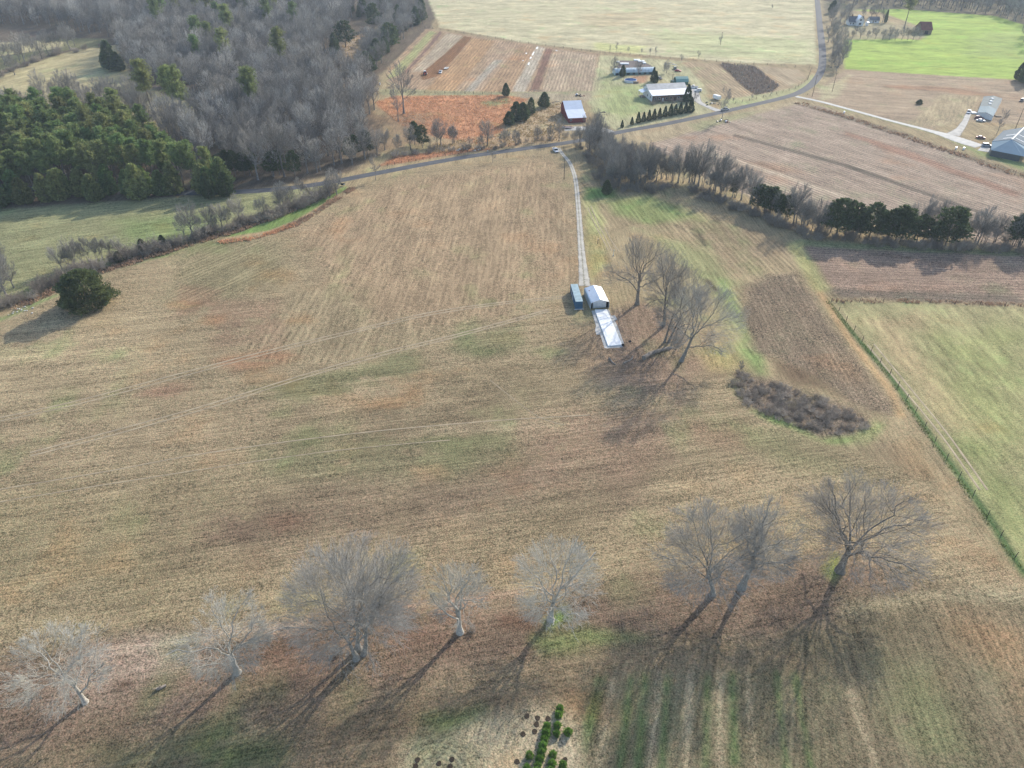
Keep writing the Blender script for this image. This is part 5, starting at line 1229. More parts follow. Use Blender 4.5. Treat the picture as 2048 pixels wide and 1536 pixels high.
o = thing("nursery_bed", "dark ground cloth beds with white sheeting behind the greenhouse", "nursery bed", (0, 0, 0)); mb = MB(); slab_poly(mb, [(p.x, p.y, p.z + .10) for p in w], .25); mb.build("cloth", M_groundcover, o)
for (x0, y0), (x1, y1) in [((1233, 124.5), (1239, 125.5)), ((1240, 128.5), (1258, 129.2)), ((1268, 121.2), (1280, 121.8)), ((1276, 123.6), (1289, 124.4)), ((1285, 126.6), (1292, 127.6))]:
    pa, pb = P(x0, y0), P(x1, y1); MB().box(min(pa.x, pb.x), max(pa.x, pb.x), min(pa.y, pb.y), min(pa.y, pb.y) + 3.0, pa.z + .12, pa.z + .8).build("white_sheeting", M_white_slab, o)
# --- pool
pc = P(1261, 163); t = thing("swimming_pool", "round above-ground pool under a blue cover on the lawn", "pool", pc)
pr_ = 4.3
def ring(r, z, n=28): return [(r * math.cos(2 * math.pi * i / n), r * math.sin(2 * math.pi * i / n), z) for i in range(n)]
MB().rings([ring(pr_, -.3), ring(pr_, 1.25), ring(pr_ + .12, 1.25), ring(pr_ + .12, 1.35), ring(pr_ - .15, 1.35), ring(pr_ - .15, 1.2)], cap=False).build("wall", M_whitewall, t, smooth=False)
MB().rings([ring(pr_ - .16, 1.19), ring(pr_ * .5, 1.10), ring(.1, 1.07)], cap=True).build("cover", M_poolblue, t)
MB().box(1.2, 4.8, -5.4, -4.2, -.2, 1.1).build("deck", M_wood, t); MB().box(.4, 1.19, -5.2, -4.5, -.2, .6).build("steps", M_whitewall, t)

# --- roadside home on the lane, right
fl, fr = P(1953.5, 240), P(1986, 246)
a, b, c_, d = P(1954.5, 226, 2.4), P(1986.5, 233, 2.4), P(2004.5, 198, 2.4), P(1967, 194, 2.4)
t = thing("mobile_home", "long pale mobile home with parked cars at its near end", "house", (0, 0, 0))
base = min(fl.z, fr.z)
def V3(p, z): return (p.x, p.y, z)
mid1, mid2 = a.lerp(d, .36), b.lerp(c_, .36); ap0, ap1, ap2 = a.lerp(b, .5), mid1.lerp(mid2, .5), d.lerp(c_, .5)
hz0 = base + 2.5; hz1 = base + 3.6
mb = MB(); ins = .3
def inset(p): cxy = (a + b + c_ + d) / 4; q = p + (cxy - p).normalized() * .4; return q
wa, wb, wc, wd = inset(a), inset(b), inset(c_), inset(d); wap0, wap2 = wa.lerp(wb, .5), wd.lerp(wc, .5)
n = mb.add([V3(wa, base - .8), V3(wb, base - .8), V3(wc, base - .8), V3(wd, base - .8), V3(wa, hz0 - .12), V3(wb, hz0 - .12), V3(wc, hz0 - .12), V3(wd, hz0 - .12), V3(wap0, hz1 - .15), V3(wap2, hz1 - .15)],
           [(0, 1, 5, 8, 4), (1, 2, 6, 5), (2, 3, 7, 9, 6), (3, 0, 4, 7), (4, 8, 9, 7), (5, 6, 9, 8), (0, 3, 2, 1)])
mb.build("wall", M_whitewall, t)
def roofpart(p0, p1, q0, q1, mp0, mp1, m, dz=0.0):
    mb = MB(); slab_poly(mb, [V3(p0, hz0 + dz), V3(mp0, hz1 + dz), V3(mp1, hz1 + dz), V3(p1, hz0 + dz)], .1); slab_poly(mb, [V3(mp0, hz1 + dz), V3(q0, hz0 + dz), V3(q1, hz0 + dz), V3(mp1, hz1 + dz)], .1)
    return mb.build("roof", m, t)
M_mh1 = mat("pale_blue_roof", (.19, .26, .29), .8, .0, var=.07, nscale=.5, spec=.2); M_mh2 = mat("grey_green_roof", (.15, .18, .18), .8, .0, var=.14, nscale=.4, spec=.2)
roofpart(a, mid1.lerp(a, .005), b, mid2.lerp(b, .005), ap0, ap1.lerp(ap0, .005), M_mh1, .12); r2 = roofpart(mid1, d, mid2, c_, ap1, ap2, M_mh2)
for k in (.5, .64, .8): q = ap0.lerp(ap2, k); MB().box(q.x - .6, q.x + .6, q.y - .9, q.y + .9, hz1 - .05, hz1 + .35).build("roof_vent", M_white_slab, t)
for k in (.1, .4, .7):
    q = wa.lerp(wd, k); v = (wd - wa).normalized(); e = Vector((-v.y, v.x, 0))
    o2 = MB(); slab_poly(o2, [V3(q + e * .06, base + 1.9), V3(q + v * 1.6 + e * .06, base + 1.9), V3(q + v * 1.6 - e * .06, base + 1.9), V3(q - e * .06, base + 1.9)], 1.1); o2.build("window", M_glass, t)
q1, q2 = wa.lerp(wd, .22), wb.lerp(wc, .22); MB().box(q2.x + .9, q2.x + 3.8, q2.y - 1.5, q2.y + 1.5, base - .5, base + .5).build("side_deck", M_wood, t); MB().box(q1.x - 3.8, q1.x - .9, q1.y - 1.6, q1.y + 1.6, base - .5, base + .6).build("porch_deck", M_white_slab, t)

# --- big blue-grey barn at the right edge
bz = P(1985, 305).z
def Qa(px, py, z): x, y = Wz(px, py, bz + z); return Vector((x, y, bz + z))
e1, e2 = Qa(1984.5, 282.5, 4.6), Qa(2007, 261, 4.6)          # left eave near / far
r1, r2_ = Qa(2024, 278.5, 7.2), Qa(2050, 254, 7.2)           # ridge near / far
dv = (r1 - e1); dv.z = 0
f1 = r1 + (r1 - e1); f1.z = bz + 4.6; f2 = r2_ + (r2_ - e2); f2.z = bz + 4.6
n1, n2 = Qa(1982, 300, 3.0), Qa(2044, 312, 3.0); n3 = n2 + (n2 - n1) * .5
t = thing("metal_barn", "large blue-grey metal barn cut by the right edge of the picture", "barn", (0, 0, 0))
mb = MB(); slab_poly(mb, [e1, r1, r2_, e2], .12); slab_poly(mb, [r1, f1, f2, r2_], .12); rf = mb.build("roof", M_galv_blue, t)
M_lean = mat("light_blue_steel", (.17, .26, .32), .8, .0, var=.06, nscale=.3, spec=.2)
mb = MB(); e1d, r1d, f1d = e1 - Vector((0, 0, .13)), r1 - Vector((0, 0, .13)), f1 - Vector((0, 0, .13))
slab_poly(mb, [n1, n2, r1d, e1d], .1); slab_poly(mb, [n2, n3, f1d, r1d], .1); mb.build("lean_to_roof", M_lean, t)
def wallq(p, q, z1a, z1b, nm, m):
    mb = MB(); v = (q - p); v.z = 0; e = Vector((-v.y, v.x, 0)).normalized() * .1
    mb.add([(p.x - e.x, p.y - e.y, bz - 1), (q.x - e.x, q.y - e.y, bz - 1), (q.x - e.x, q.y - e.y, z1b), (p.x - e.x, p.y - e.y, z1a), (p.x + e.x, p.y + e.y, bz - 1), (q.x + e.x, q.y + e.y, bz - 1), (q.x + e.x, q.y + e.y, z1b), (p.x + e.x, p.y + e.y, z1a)],
           [(0, 1, 2, 3), (7, 6, 5, 4), (0, 4, 5, 1), (3, 2, 6, 7), (0, 3, 7, 4), (1, 5, 6, 2)]); return mb.build(nm, m, t)
M_barnwall = mat("barn_siding_with_shade", (.09, .10, .11), .6, .1)  # the wall's shade below the roof edge is put into this dark colour
wallq(n1.lerp(r1, .06), n2.lerp(r1, .06), bz + 2.9, bz + 2.9, "wall", M_barnwall); wallq(e1.lerp(r1, .05), e2.lerp(r2_, .05), bz + 4.5, bz + 4.5, "wall", M_barnwall)
wallq(e2.lerp(r2_, .05), f2.lerp(r2_, .05), bz + 4.5, bz + 4.5, "wall", M_barnwall); wallq(f1.lerp(r1, .05), f2.lerp(r2_, .05), bz + 4.5, bz + 4.5, "wall", M_barnwall)
wallq(n1.lerp(r1, .06), e1.lerp(r1, .05), bz + 2.9, bz + 4.4, "wall", M_barnwall)
up = Vector((0, 0, .05))
def strip(p, q, w, m, nm):
    v = (q - p); e = Vector((-v.y, v.x, 0)).normalized() * w / 2; mb = MB(); slab_poly(mb, [p + e + up, q + e + up, q - e + up, p - e + up], .04); return mb.build(nm, m, rf)
strip(r1, r2_, .7, M_white_slab, "ridge_cap")
for k in (.16, .42):
    s0 = r1.lerp(r2_, k); strip(s0.lerp(e1.lerp(e2, k), .1), s0.lerp(e1.lerp(e2, k), .55), .6, M_white_slab, "skylight"); strip(s0.lerp(f1.lerp(f2, k), .1), s0.lerp(f1.lerp(f2, k), .75), .6, M_white_slab, "skylight")
plate("concrete_apron", "pale concrete apron beside the blue-grey barn under the silver car", "slab", [(1955, 301), (1980, 305), (1983, 294), (1966, 290)], .0, .1, M_conc)
# --- far farmstead, upper right
fa, fb = P(1697, 51), P(1726, 51)
t = gable("farm_cottage", "grey and white two-gabled house behind bare trees at the upper right", "house", fa, heading(fa, fb), (fb - fa).length, [(0, 3.2), (5, 7.2), (10, 3.2)], .6, M_whitewall, M_shingle, over=.5)
Lc = (fb - fa).length
MB().prism([(Lc * .45, 0), (Lc * .45, 4.2), (Lc * .7, 8.2), (Lc * .95, 4.2), (Lc * .95, 0)], -2.5, 6.0, 'y').build("gable_wing", M_whitewall, t)
mb = MB(); slab_poly(mb, [(Lc * .4, -3, 4.0), (Lc * .7, -3, 8.5), (Lc * .7, 6.5, 8.5), (Lc * .4, 6.5, 4.0)], .15); slab_poly(mb, [(Lc * .7, -3, 8.5), (Lc, -3, 4.0), (Lc, 6.5, 4.0), (Lc * .7, 6.5, 8.5)], .15); mb.build("wing_roof", M_tin_w, t)
for x in (1.0, 3.4): window(t, x, x + 1.0, 1.0, 2.3, 0.0)
window(t, Lc * .62, Lc * .78, 1.2, 2.8, -2.5); window(t, Lc * .64, Lc * .76, 4.4, 5.8, -2.5)
MB().box(Lc * .2, Lc * .2 + .9, 4.6, 5.5, 6.6, 8.6).build("chimney", M_brown_dark, t)
fa, fb = P(1739, 46), P(1758, 46)
t = gable("outbuilding", "low grey outbuilding right of the two-gabled house", "shed", fa, heading(fa, fb), (fb - fa).length, [(0, 2.6), (4, 5.0), (8, 2.6)], .5, M_whitewall, M_shingle, over=.4)
door(t, 2.5, 3.6, 0, 2.0, 0.0, M_wood); window(t, 4.6, 5.8, .9, 1.9, 0.0)
fa, fb = P(1841, 69), P(1862, 69)
t = gable("rusty_barn", "small barn with dark red rusty roof at the edge of the bright green field", "barn", fa, heading(fa, fb), (fb - fa).length, [(0, 4.0), (7, 9.2), (14, 4.0)], .6, M_wood, M_rust, over=.5, ribs=1.2)
door(t, 3.0, 6.0, 0, 2.8, 0.0, M_dark)
pcn = P(1733, 51); t = thing("storage_tank", "pale round tank beside the two-gabled house", "tank", pcn); MB().cyl((0, 0, 1.3), 1.6, 2.9, 16).build("tank_body", M_galv_white, t); MB().rings([ring(1.6, 2.75, 16), ring(.3, 3.3, 16)], cap=True).build("lid", M_galv_white, t)

# ------------------------------------------------------------------ vehicles
def wheel(t, x, y, r=.36, w=.24):
    ty = MB().rings([[(x + r * math.cos(a_), y - w / 2, r + r * math.sin(a_)) for a_ in [2 * math.pi * i / 14 for i in range(14)]], [(x + r * math.cos(a_), y + w / 2, r + r * math.sin(a_)) for a_ in [2 * math.pi * i / 14 for i in range(14)]]])
    o = thing_part("wheel", t); ty.build("tyre", M_tyre, o); MB().cyl((x, y, r), r * .58, w + .03, 10, 'y').build("rim", M_rim, o)
def thing_part(name, parent):
    o = bpy.data.objects.new(name, None); col.objects.link(o); o.empty_display_size = .1; o.parent = parent; return o
def vehicle(name, label, cat, at, toward, kind, m, group=None):
    a, b = P(*at), P(*toward); t = thing(name, label, cat, a, heading(a, b), group)
    L, W, cz0, top = {'sedan': (4.8, 1.82, .92, 1.45), 'suv': (4.9, 1.92, 1.05, 1.78), 'pickup': (5.8, 2.0, 1.05, 1.88)}[kind]
    h = L / 2; w = W / 2
    def loft(secs):  # secs: list of (x, halfwidth, z0, z1) along x -> rounded box sections
        rs = []
        for x, hw, z0, z1 in secs:
            c = min(.14, (z1 - z0) * .25)
            rs.append([(x, -hw, z0 + .05), (x, -hw, z1 - c), (x, -hw + c, z1), (x, hw - c, z1), (x, hw, z1 - c), (x, hw, z0 + .05), (x, hw - .1, z0), (x, -hw + .1, z0)])
        return rs
    hood = cz0 - (.02 if kind == 'pickup' else .08)
    MB().rings(loft([(-h, w * .86, .42, cz0 - .12), (-h + .18, w * .97, .30, cz0), (-h * .3, w, .28, cz0 + .02), (h * .35, w, .28, cz0), (h - .45, w * .96, .30, hood - .06), (h - .06, w * .85, .36, hood - .2), (h, w * .74, .42, hood - .28)])).build("body", m, t, smooth=False)
    if kind == 'pickup': x0, x1, x2, x3 = -.55, -.35, .75, 1.55
    elif kind == 'suv': x0, x1, x2, x3 = -h + .12, -h + .45, .55, 1.25
    else: x0, x1, x2, x3 = -h + .55, -h + 1.35, .25, 1.15
    iw, tw = w * .93, w * .76
    gl_ = MB().rings([[(x0, -iw, cz0 - .02), (x3, -iw, cz0 - .02), (x3, iw, cz0 - .02), (x0, iw, cz0 - .02)], [(x1, -tw, top - .07), (x2, -tw, top - .07), (x2, tw, top - .07), (x1, tw, top - .07)]]); gl_.build("windows", M_glass, t)
    MB().rings([[(x1 - .10, -tw - .05, top - .068), (x2 + .08, -tw - .05, top - .068), (x2 + .08, tw + .05, top - .068), (x1 - .10, tw + .05, top - .068)], [(x1 + .06, -tw + .06, top), (x2 - .08, -tw + .06, top), (x2 - .08, tw - .06, top), (x1 + .06, tw - .06, top)]]).build("roof", m, t)
    xm = (x1 + x2) / 2
    for s in (-1, 1):
        for xa, xb in ((x0, x1), (x3, x2), (xm, xm)):
            MB().tube([(xa, s * (iw + .01), cz0 - .02), (xb, s * (tw + .02), top - .05)], .05, 4).build("pillar", m, t)
        MB().box(h - .10, h + .012, s * w * .62 - .16, s * w * .62 + .16, hood - .36, hood - .22).build("headlight", M_lampw, t)
        MB().box(-h - .012, -h + .06, s * w * .72 - .1, s * w * .72 + .1, cz0 - .38, cz0 - .14).build("tail_light", M_lampr, t)
        MB().box(x3 - .18, x3 + .02, min(s * iw, s * (iw + .2)), max(s * iw, s * (iw + .2)), cz0 + .04, cz0 + .2).build("mirror", m, t)
        for x in (h * .60, -h * .60): wheel(t, x, s * (w - .10), .40 if kind == 'pickup' else .35)
    MB().box(h - .02, h + .07, -w * .74, w * .74, .40, .54).build("bumper", M_dark, t); MB().box(-h - .07, -h + .02, -w * .78, w * .78, .42, .56).build("bumper", M_dark, t)
    if kind == 'pickup':
        bd = thing_part("cargo_bed", t)
        MB().box(-h + .14, -.72, -w * .80, w * .80, cz0 + .022, cz0 + .03).build("bed_floor", M_dark, bd)
        for s in (-1, 1): MB().box(-h + .1, -.62, min(s * w * .82, s * w * .97), max(s * w * .82, s * w * .97), cz0 - .1, cz0 + .22).build("bed_side", m, bd)
        MB().box(-h + .01, -h + .10, -w * .9, w * .9, cz0 - .1, cz0 + .22).build("tailgate", m, bd)
    return t
vehicle("pickup_truck", "white pickup turning from the road into the gravel drive", "pickup", (1111, 303), (1117, 309), 'pickup', M_pw)
vehicle("pickup_truck", "silver and dark pickup driving on the road past the farmhouse", "pickup", (1450, 221), (1470, 217), 'pickup', M_ps)
vehicle("pickup_truck", "white pickup parked nearest the green shed", "pickup", (1387, 176), (1378, 175), 'pickup', M_pw)
vehicle("parked_suv", "white sport utility parked on the drive at the farmhouse's right end", "car", (1396, 183), (1386, 182.5), 'suv', M_pw)
vehicle("parked_car", "dark car parked behind the farmhouse by two conifers", "car", (1319, 158), (1325, 160), 'sedan', M_pd)
vehicle("parked_car", "dark green car by the brush pile behind the shed", "car", (1350, 139), (1352, 142), 'suv', M_pg)
vehicle("parked_car", "red car beside the dark green one behind the shed", "car", (1356, 143), (1361, 143.5), 'sedan', M_pr)
vehicle("parked_car", "white car parked across the mobile home's near end", "car", (1961, 243), (1972, 244), 'sedan', M_pw)
vehicle("parked_car", "maroon car half hidden between the white car and the mobile home", "car", (1958, 238), (1970, 239), 'suv', M_pm)
vehicle("pickup_truck", "white pickup parked at the end of the gravel spur left of the mobile home", "pickup", (1937, 226), (1935, 230), 'pickup', M_pw)
vehicle("parked_car", "maroon sedan parked on the grass above the silver one", "car", (1961, 277), (1972, 278), 'sedan', M_pm)
vehicle("parked_suv", "silver sport utility parked by the blue-grey barn's corner", "car", (1973, 293), (1984, 294), 'suv', M_ps)
vehicle("parked_car", "dark blue car in the shade at the right edge beside the mobile home", "car", (2043, 203), (2037, 207), 'suv', M_pd)
vehicle("pickup_truck", "white pickup standing in the ploughed field ahead of its trailer", "pickup", (881, 146), (878, 151), 'pickup', M_pw)
# flatbed trailer behind it
def trailer(name, label, at, toward, L, W, hgt, boxed, m):
    a, b = P(*at), P(*toward); t = thing(name, label, "trailer", a, heading(a, b))
    if boxed:
        MB().box(-L / 2, L / 2, -W / 2, W / 2, .55, hgt).build("box_body", m, t, bevel=.08)
        MB().box(-L / 2 - .03, -L / 2 - .004, -W * .42, W * .42, .65, hgt - .2).build("rear_door", M_galv_white, t)
    else:
        MB().box(-L / 2, L / 2, -W / 2, W / 2, .62, .74).build("deck", m, t)
        for s in (-1, 1): MB().box(-L / 2, L / 2, s * W / 2 - .05 + (.055 * s), s * W / 2 + .05 + (.055 * s), .60, .95).build("side_rail", M_galv, t)
    MB().tube([(L / 2 - .05, -.5, .5), (L / 2 + 1.2, 0, .5)], .06, 5).build("tongue", M_dark, t); MB().tube([(L / 2 - .05, .5, .5), (L / 2 + 1.2, 0, .5)], .06, 5).build("tongue", M_dark, t)
    for s in (-1, 1):
        for x in (-.45, .45): wheel(t, x, s * (W / 2 + .14), .36)
    return t
trailer("box_trailer", "white enclosed trailer parked beside the garden plot", (1433, 199), (1424, 196), 5.4, 2.3, 2.7, True, M_white_slab)
trailer("flatbed_trailer", "pale flatbed trailer behind the white pickup in the ploughed field", (893, 138), (886, 143), 5.5, 2.2, 1, False, M_conc)
trailer("flatbed_trailer", "rust-coloured flatbed trailer on the gravel in front of the red barn", (1134, 257), (1146, 257), 6.0, 2.2, 1, False, M_rust)
# tractor with a mower deck
a, b = P(850, 150), P(846, 157); t = thing("farm_tractor", "red tractor working the freshly turned strip of the ploughed field", "tractor", a, heading(a, b))
M_tr = paint_mat("tractor_red", (.40, .03, .03))
MB().rings([[(.3, -.4, .9), (.3, .4, .9), (.3, .4, 1.75), (.3, -.4, 1.75)], [(2.2, -.34, .95), (2.2, .34, .95), (2.2, .34, 1.6), (2.2, -.34, 1.6)]]).build("bonnet", M_tr, t)
MB().box(-1.2, .3, -.55, .55, .7, 1.25).build("chassis", M_dark, t); MB().box(-1.1, .25, -.75, .75, 1.26, 2.55).build("cab", M_glass, t); MB().box(-1.3, .4, -.85, .85, 2.56, 2.72).build("cab_roof", M_pw, t)
for s in (-1, 1):
    for x in (-1.05, .2): MB().box(x - .05, x + .05, s * .76 - .04, s * .76 + .04, 1.3, 2.56).build("cab_post", M_tr, t)
    wheel(t, -.8, s * 1.05, .85, .5); wheel(t, 1.7, s * .85, .5, .35); MB().box(-1.5, -.1, s * 1.05 - .28, s * 1.05 + .28, 1.72, 1.8).build("mudguard", M_tr, t)
MB().tube([(1.2, .25, 1.7), (1.2, .25, 2.6)], .06, 6).build("exhaust", M_dark, t); MB().box(-3.2, -1.6, -1.3, 1.3, .35, .75).build("implement", M_galv_white, t)
for y in (-.9, -.3, .3, .9): MB().box(-2.9, -2.75, y - .05, y + .05, -.05, .36).build("tine", M_dark, t)

# ------------------------------------------------------------------ more planting: homestead, far farm, edges
def one(models, mats, p, s, label, which=0, name="bare_tree", cat="tree", group=None, sx=1.0, parts=("trunk", "crown")):
    q = P(*p); return place(name, models, mats, label, cat, (q.x, q.y), group, int(p[0]), s, s * 1.02, which=which, sx=sx, partnames=parts)
arb_models = [conifer_meshes("clipped_conifer", 420 + i, [6.6, 6.0][i], [1.75, 1.65][i], 2200, .42, 'cone', bare=.02, lobes=.10) for i in range(2)]
ARBM = (M_bark_brown, M_arb)
ARBG = "clipped conifers in the row between the road and the farmhouse"
spots = [(1244, 255, .62), (1263.5, 249.5, .72), (1276, 246, .92), (1287, 243.5, .9), (1297.5, 241.5, .92), (1308, 239, .98), (1318.5, 236.5, .88), (1329.5, 233.5, 1.0), (1340.5, 231.5, 1.0), (1350, 229.5, .98), (1360, 228, 1.0), (1370.5, 226, 1.0), (1381, 224.5, 1.25)]
names = ["first and smallest", "second", "third", "fourth", "fifth", "sixth", "seventh", "eighth", "ninth", "tenth", "eleventh", "twelfth", "last and tallest"]
for k, (x, y, s) in enumerate(spots):
    q = P(x, y); t = place("clipped_conifer", arb_models, ARBM, "%s dark green cone-shaped conifer from the left in the roadside row" % names[k], "tree", (q.x, q.y), ARBG, k, s, s * 1.01, which=k % 2, sx=1.05)
one(arb_models, ARBM, (1306, 163), 1.35, "left dark columnar conifer behind the farmhouse", 0, "columnar_conifer"); one(arb_models, ARBM, (1311, 165.5), 1.2, "right dark columnar conifer behind the farmhouse", 1, "columnar_conifer")
one(cedar_models, CEDM, (1245, 153), .75, "dark evergreen at the left end of the greenhouse", 0, "cedar_tree"); one(arb_models, ARBM, (1374, 203), 1.5, "broad dark conifer at the right corner of the farmhouse", 0, "columnar_conifer", sx=1.2)
one(bush_models, CEDM, (1305, 209), .9, "dark rounded shrub at the left corner of the farmhouse", 1, "evergreen_shrub", "shrub", parts=("stem", "leaves"))
for k, (p, s) in enumerate([((1312, 206), .9), ((1325, 206), .7), ((1340, 204), .8), ((1356, 203), .9), ((1366, 202), .6), ((1348, 206), .5)]):
    one(bush_models, BUSHM, p, s, "bare shrub against the shaded front of the farmhouse", k % 4, "house_shrub", "shrub", "shrubs along the farmhouse front", parts=("stem", "twigs"))
for k, (p, s) in enumerate([((1388, 206), .62), ((1391, 204), .7), ((1385, 208), .55)]):
    one(thin_models, HEDM, p, s, "whitish bare multi-stem tree by the drive at the farmhouse's right end", k % 3, "yard_tree", "tree", "multi-stem trees by the farmhouse drive")
for k, (p, s, lab) in enumerate([((1228, 148), .8, "bare tree at the far left of the greenhouse"), ((1222, 150), .7, "twiggy bush-like tree left of the greenhouse"), ((1276, 152), .7, "thin bare tree in front of the greenhouse hoops"), ((1328, 150), .75, "bare tree right of the greenhouse"), ((1333, 146), .7, "slender bare tree behind the dark car"), ((1237, 148), 1.0, "rounded bare tree overhanging the greenhouse's left end")]):
    one(thin_models if k % 2 else hedge_models, HEDM, p, s, lab, k % 3, "yard_tree")
for k, p in enumerate([(1220, 105), (1256, 107), (1283, 109), (1311, 112), (1396, 118), (1300, 111), (1232, 104)]):
    one(thin_models, HEDM, p, .55 + .04 * k, "small bare tree on the fence line above the farmhouse", k % 3, "fence_tree", "tree", "small bare trees on the far fence line")
one(thin_models, HEDM, (1362, 125), .7, "small rusty bare tree at the corner of the garden plot", 1, "yard_tree"); one(thin_models, HEDM, (1443, 240), 1.75, "tall lone bare tree above the scrap heap on the near verge", 0, "verge_tree")
one(thin_models, HEDM, (1466, 206), .45, "tiny bare tree on the bank below the garden plot", 2, "verge_tree"); one(thin_models, HEDM, (1503, 199), .4, "tiny bare tree on the bank right of the first", 1, "verge_tree"); one(thin_models, HEDM, (1543, 191), .38, "tiny bare tree furthest along the bank towards the bend", 1, "verge_tree")
one(thin_models, HEDM, (1440, 88), .8, "bare lone tree in the pale hay field at the top", 1, "field_tree"); one(thin_models, HEDM, (1543, 20), .7, "faint lone bare tree high in the pale hay field", 2, "field_tree")
for k, (p, s) in enumerate([((1662, 55), 1.0), ((1668, 70), 1.1), ((1672, 90), 1.0), ((1665, 105), 1.1), ((1676, 112), 1.2), ((1668, 125), 1.1), ((1676, 134), 1.2), ((1662, 136), 1.0), ((1684, 128), 1.0), ((1660, 40), .9), ((1656, 85), .9), ((1672, 145), .9)]):
    one(hedge_models, HEDM, p, s * 1.1, "bare tree in the dark clump at the bend beside the far road", k % 4, "bare_tree", "tree", "bare trees beside the far road")
for k, (p, s) in enumerate([((1690, 74), .8), ((1705, 76), .7), ((1720, 77), .8), ((1735, 77), .75), ((1750, 78), .8), ((1765, 79), .9), ((1778, 80), .9), ((1790, 80), 1.0), ((1803, 80), 1.0), ((1815, 80), 1.0), ((1826, 80), .9), ((1838, 78), .8), ((1712, 70), .7), ((1745, 70), .7)]):
    one(hedge_models, HEDM, p, s * .8, "bare tree in the thick hedge below the far farmstead", k % 4, "bare_tree", "tree", "bare trees in the far farmstead hedge")
for k, (p, s) in enumerate([((1688, 50), 1.0), ((1680, 46), 1.1), ((1695, 40), 1.0), ((1725, 36), .9), ((1750, 40), 1.0), ((1742, 36), .9), ((1765, 44), .9), ((1672, 30), 1.1)]):
    one(hedge_models, HEDM, p, s, "bare yard tree round the two-gabled house", k % 4, "bare_tree", "tree", "bare trees round the far house")
one(pine_models, PINEM, (1808, 58), 1.55, "big spreading dark pine right of the two-gabled house", 1, "pine_tree"); one(cedar_models, CEDM, (1770, 46), .95, "slim dark cedar between the outbuilding and the big pine", 1, "cedar_tree", sx=.6)
one(cedar_models, CEDM, (1664, 26), 1.3, "dark evergreen beside the far road at the top", 2, "cedar_tree")
fw = scatter([(1668, 12), (1800, 14), (1900, 22), (1990, 32), (2048, 52), (2140, 90), (2180, 40), (2100, -14), (1670, -14)], 11, 77)
mass("forest", "mass of bare trees forming the far wood behind the bright green field", fw, wood_models, WOODM, 8, .95, 1.3)
print("far right wood", len(fw))
for k, (p, s) in enumerate([((2036, 160), 1.0), ((2046, 166), 1.15), ((2056, 158), 1.2), ((2068, 172), 1.2)]):
    one(cedar_models, CEDM, p, s * 1.1, "dark evergreen at the right edge below the bright green field", k % 4, "cedar_tree", "tree", "evergreens at the right edge")
for k, (p, s) in enumerate([((2048, 82), 1.2), ((2052, 70), 1.3), ((2060, 96), 1.2)]):
    one(hedge_models, HEDM, p, s, "bare tree at the right edge of the bright green field", k % 4, "bare_tree", "tree", "bare trees at the green field's right edge")
one(cedar_models, CEDM, (1838, 208), .32, "small dark bushy heap alone in the stubble by the lane", 2, "field_bush", "bush", sx=1.9)
one(thin_models, HEDM, (1993, 268), 1.3, "bare slanting tree between the mobile home and the blue-grey barn", 0, "yard_tree")

# nursery shrubs and planting pits at the bottom
def dense_bush(name, seed, Ht, Rb, N, size):
    return conifer_meshes(name, seed, Ht, Rb, N, size, 'dome', bare=.04, lobes=.5, gapk=.42)
box_models = [dense_bush("young_shrub", 440 + i, [1.35, 1.2, 1.5][i], [.62, .58, .6][i], 1500, .24) for i in range(3)]
NB = "young bright green shrubs in the nursery patch"
for k, (x, y, s) in enumerate([(1120, 1420, 1.1), (1117, 1432, 1.05), (1094, 1455, 1.1), (1092, 1468, 1.15), (1089, 1481, 1.1), (1086, 1494, 1.15), (1083, 1507, 1.1), (1079, 1520, 1.15), (1076, 1533, 1.1), (1074, 1546, 1.1),
                               (1115, 1454, 1.1), (1113, 1469, 1.1), (1136, 1467, 1.1), (1059, 1513, 1.1), (1054, 1538, 1.05), (1106, 1511, .95), (1104, 1530, 1.1), (1126, 1532, 1.1), (1101, 1544, 1.1), (1047, 1556, 1.0)]):
    q = P(x, y); lab = "bright green young shrub in the nursery rows at the bottom edge"
    if (x, y) == (1120, 1420): lab = "topmost bright green young shrub of the nursery patch"
    if (x, y) == (1136, 1467): lab = "bright green young shrub standing alone at the right of the nursery patch"
    if (x, y) == (1059, 1513): lab = "bright green young shrub alone at the left of the nursery rows"
    place("young_shrub", box_models, (M_bark_brown, M_box) if k == 0 else BOXM, lab, "shrub", (q.x, q.y), NB, k, s * .74, s * .86) if k else None
    if k == 0:
        BOXM = (M_bark_brown, M_box); place("young_shrub", box_models, BOXM, lab, "shrub", (q.x, q.y), NB, k, s * .74, s * .86)
M_soil = mat("dark_turned_soil", (.055, .040, .026), .95, var=.3, nscale=5, bump=.03)
def pit(p, r, label, group):
    q = P(*p); t = thing("planting_pit", label, "pit", q, 0, group); g_ = random.Random(int(p[0] * 7 + p[1])); n = 16
    def rg(r_, z): return [(r_ * (1 + .12 * math.sin(3 * a_ + p[0])) * math.cos(a_), r_ * (1 + .10 * math.sin(2 * a_ + p[1])) * math.sin(a_), z + g_.uniform(-.012, .012)) for a_ in [2 * math.pi * i / n for i in range(n)]]
    MB().rings([rg(r * 1.15, -.06), rg(r * 1.04, .06), rg(r * .9, .07), rg(r * .6, .045), rg(r * .2, .04)]).build("soil_ring", M_soil, t)
PG = "round dark planting pits in the nursery patch"
for p in [(1054, 1432), (1075, 1436), (1096, 1437), (1073, 1449), (1069, 1463), (1046, 1468), (1034, 1523), (1130, 1520), (904, 1519), (878, 1527), (900, 1533), (835, 1520), (831, 1532)]:
    pit(p, .42 if p[0] > 1000 else .40, "round dark soil pit among the young shrubs" if p[0] > 1000 else "round dark soil pit in the left nursery patch at the bottom edge", PG if p[0] > 1000 else "dark soil pits in the left nursery patch")

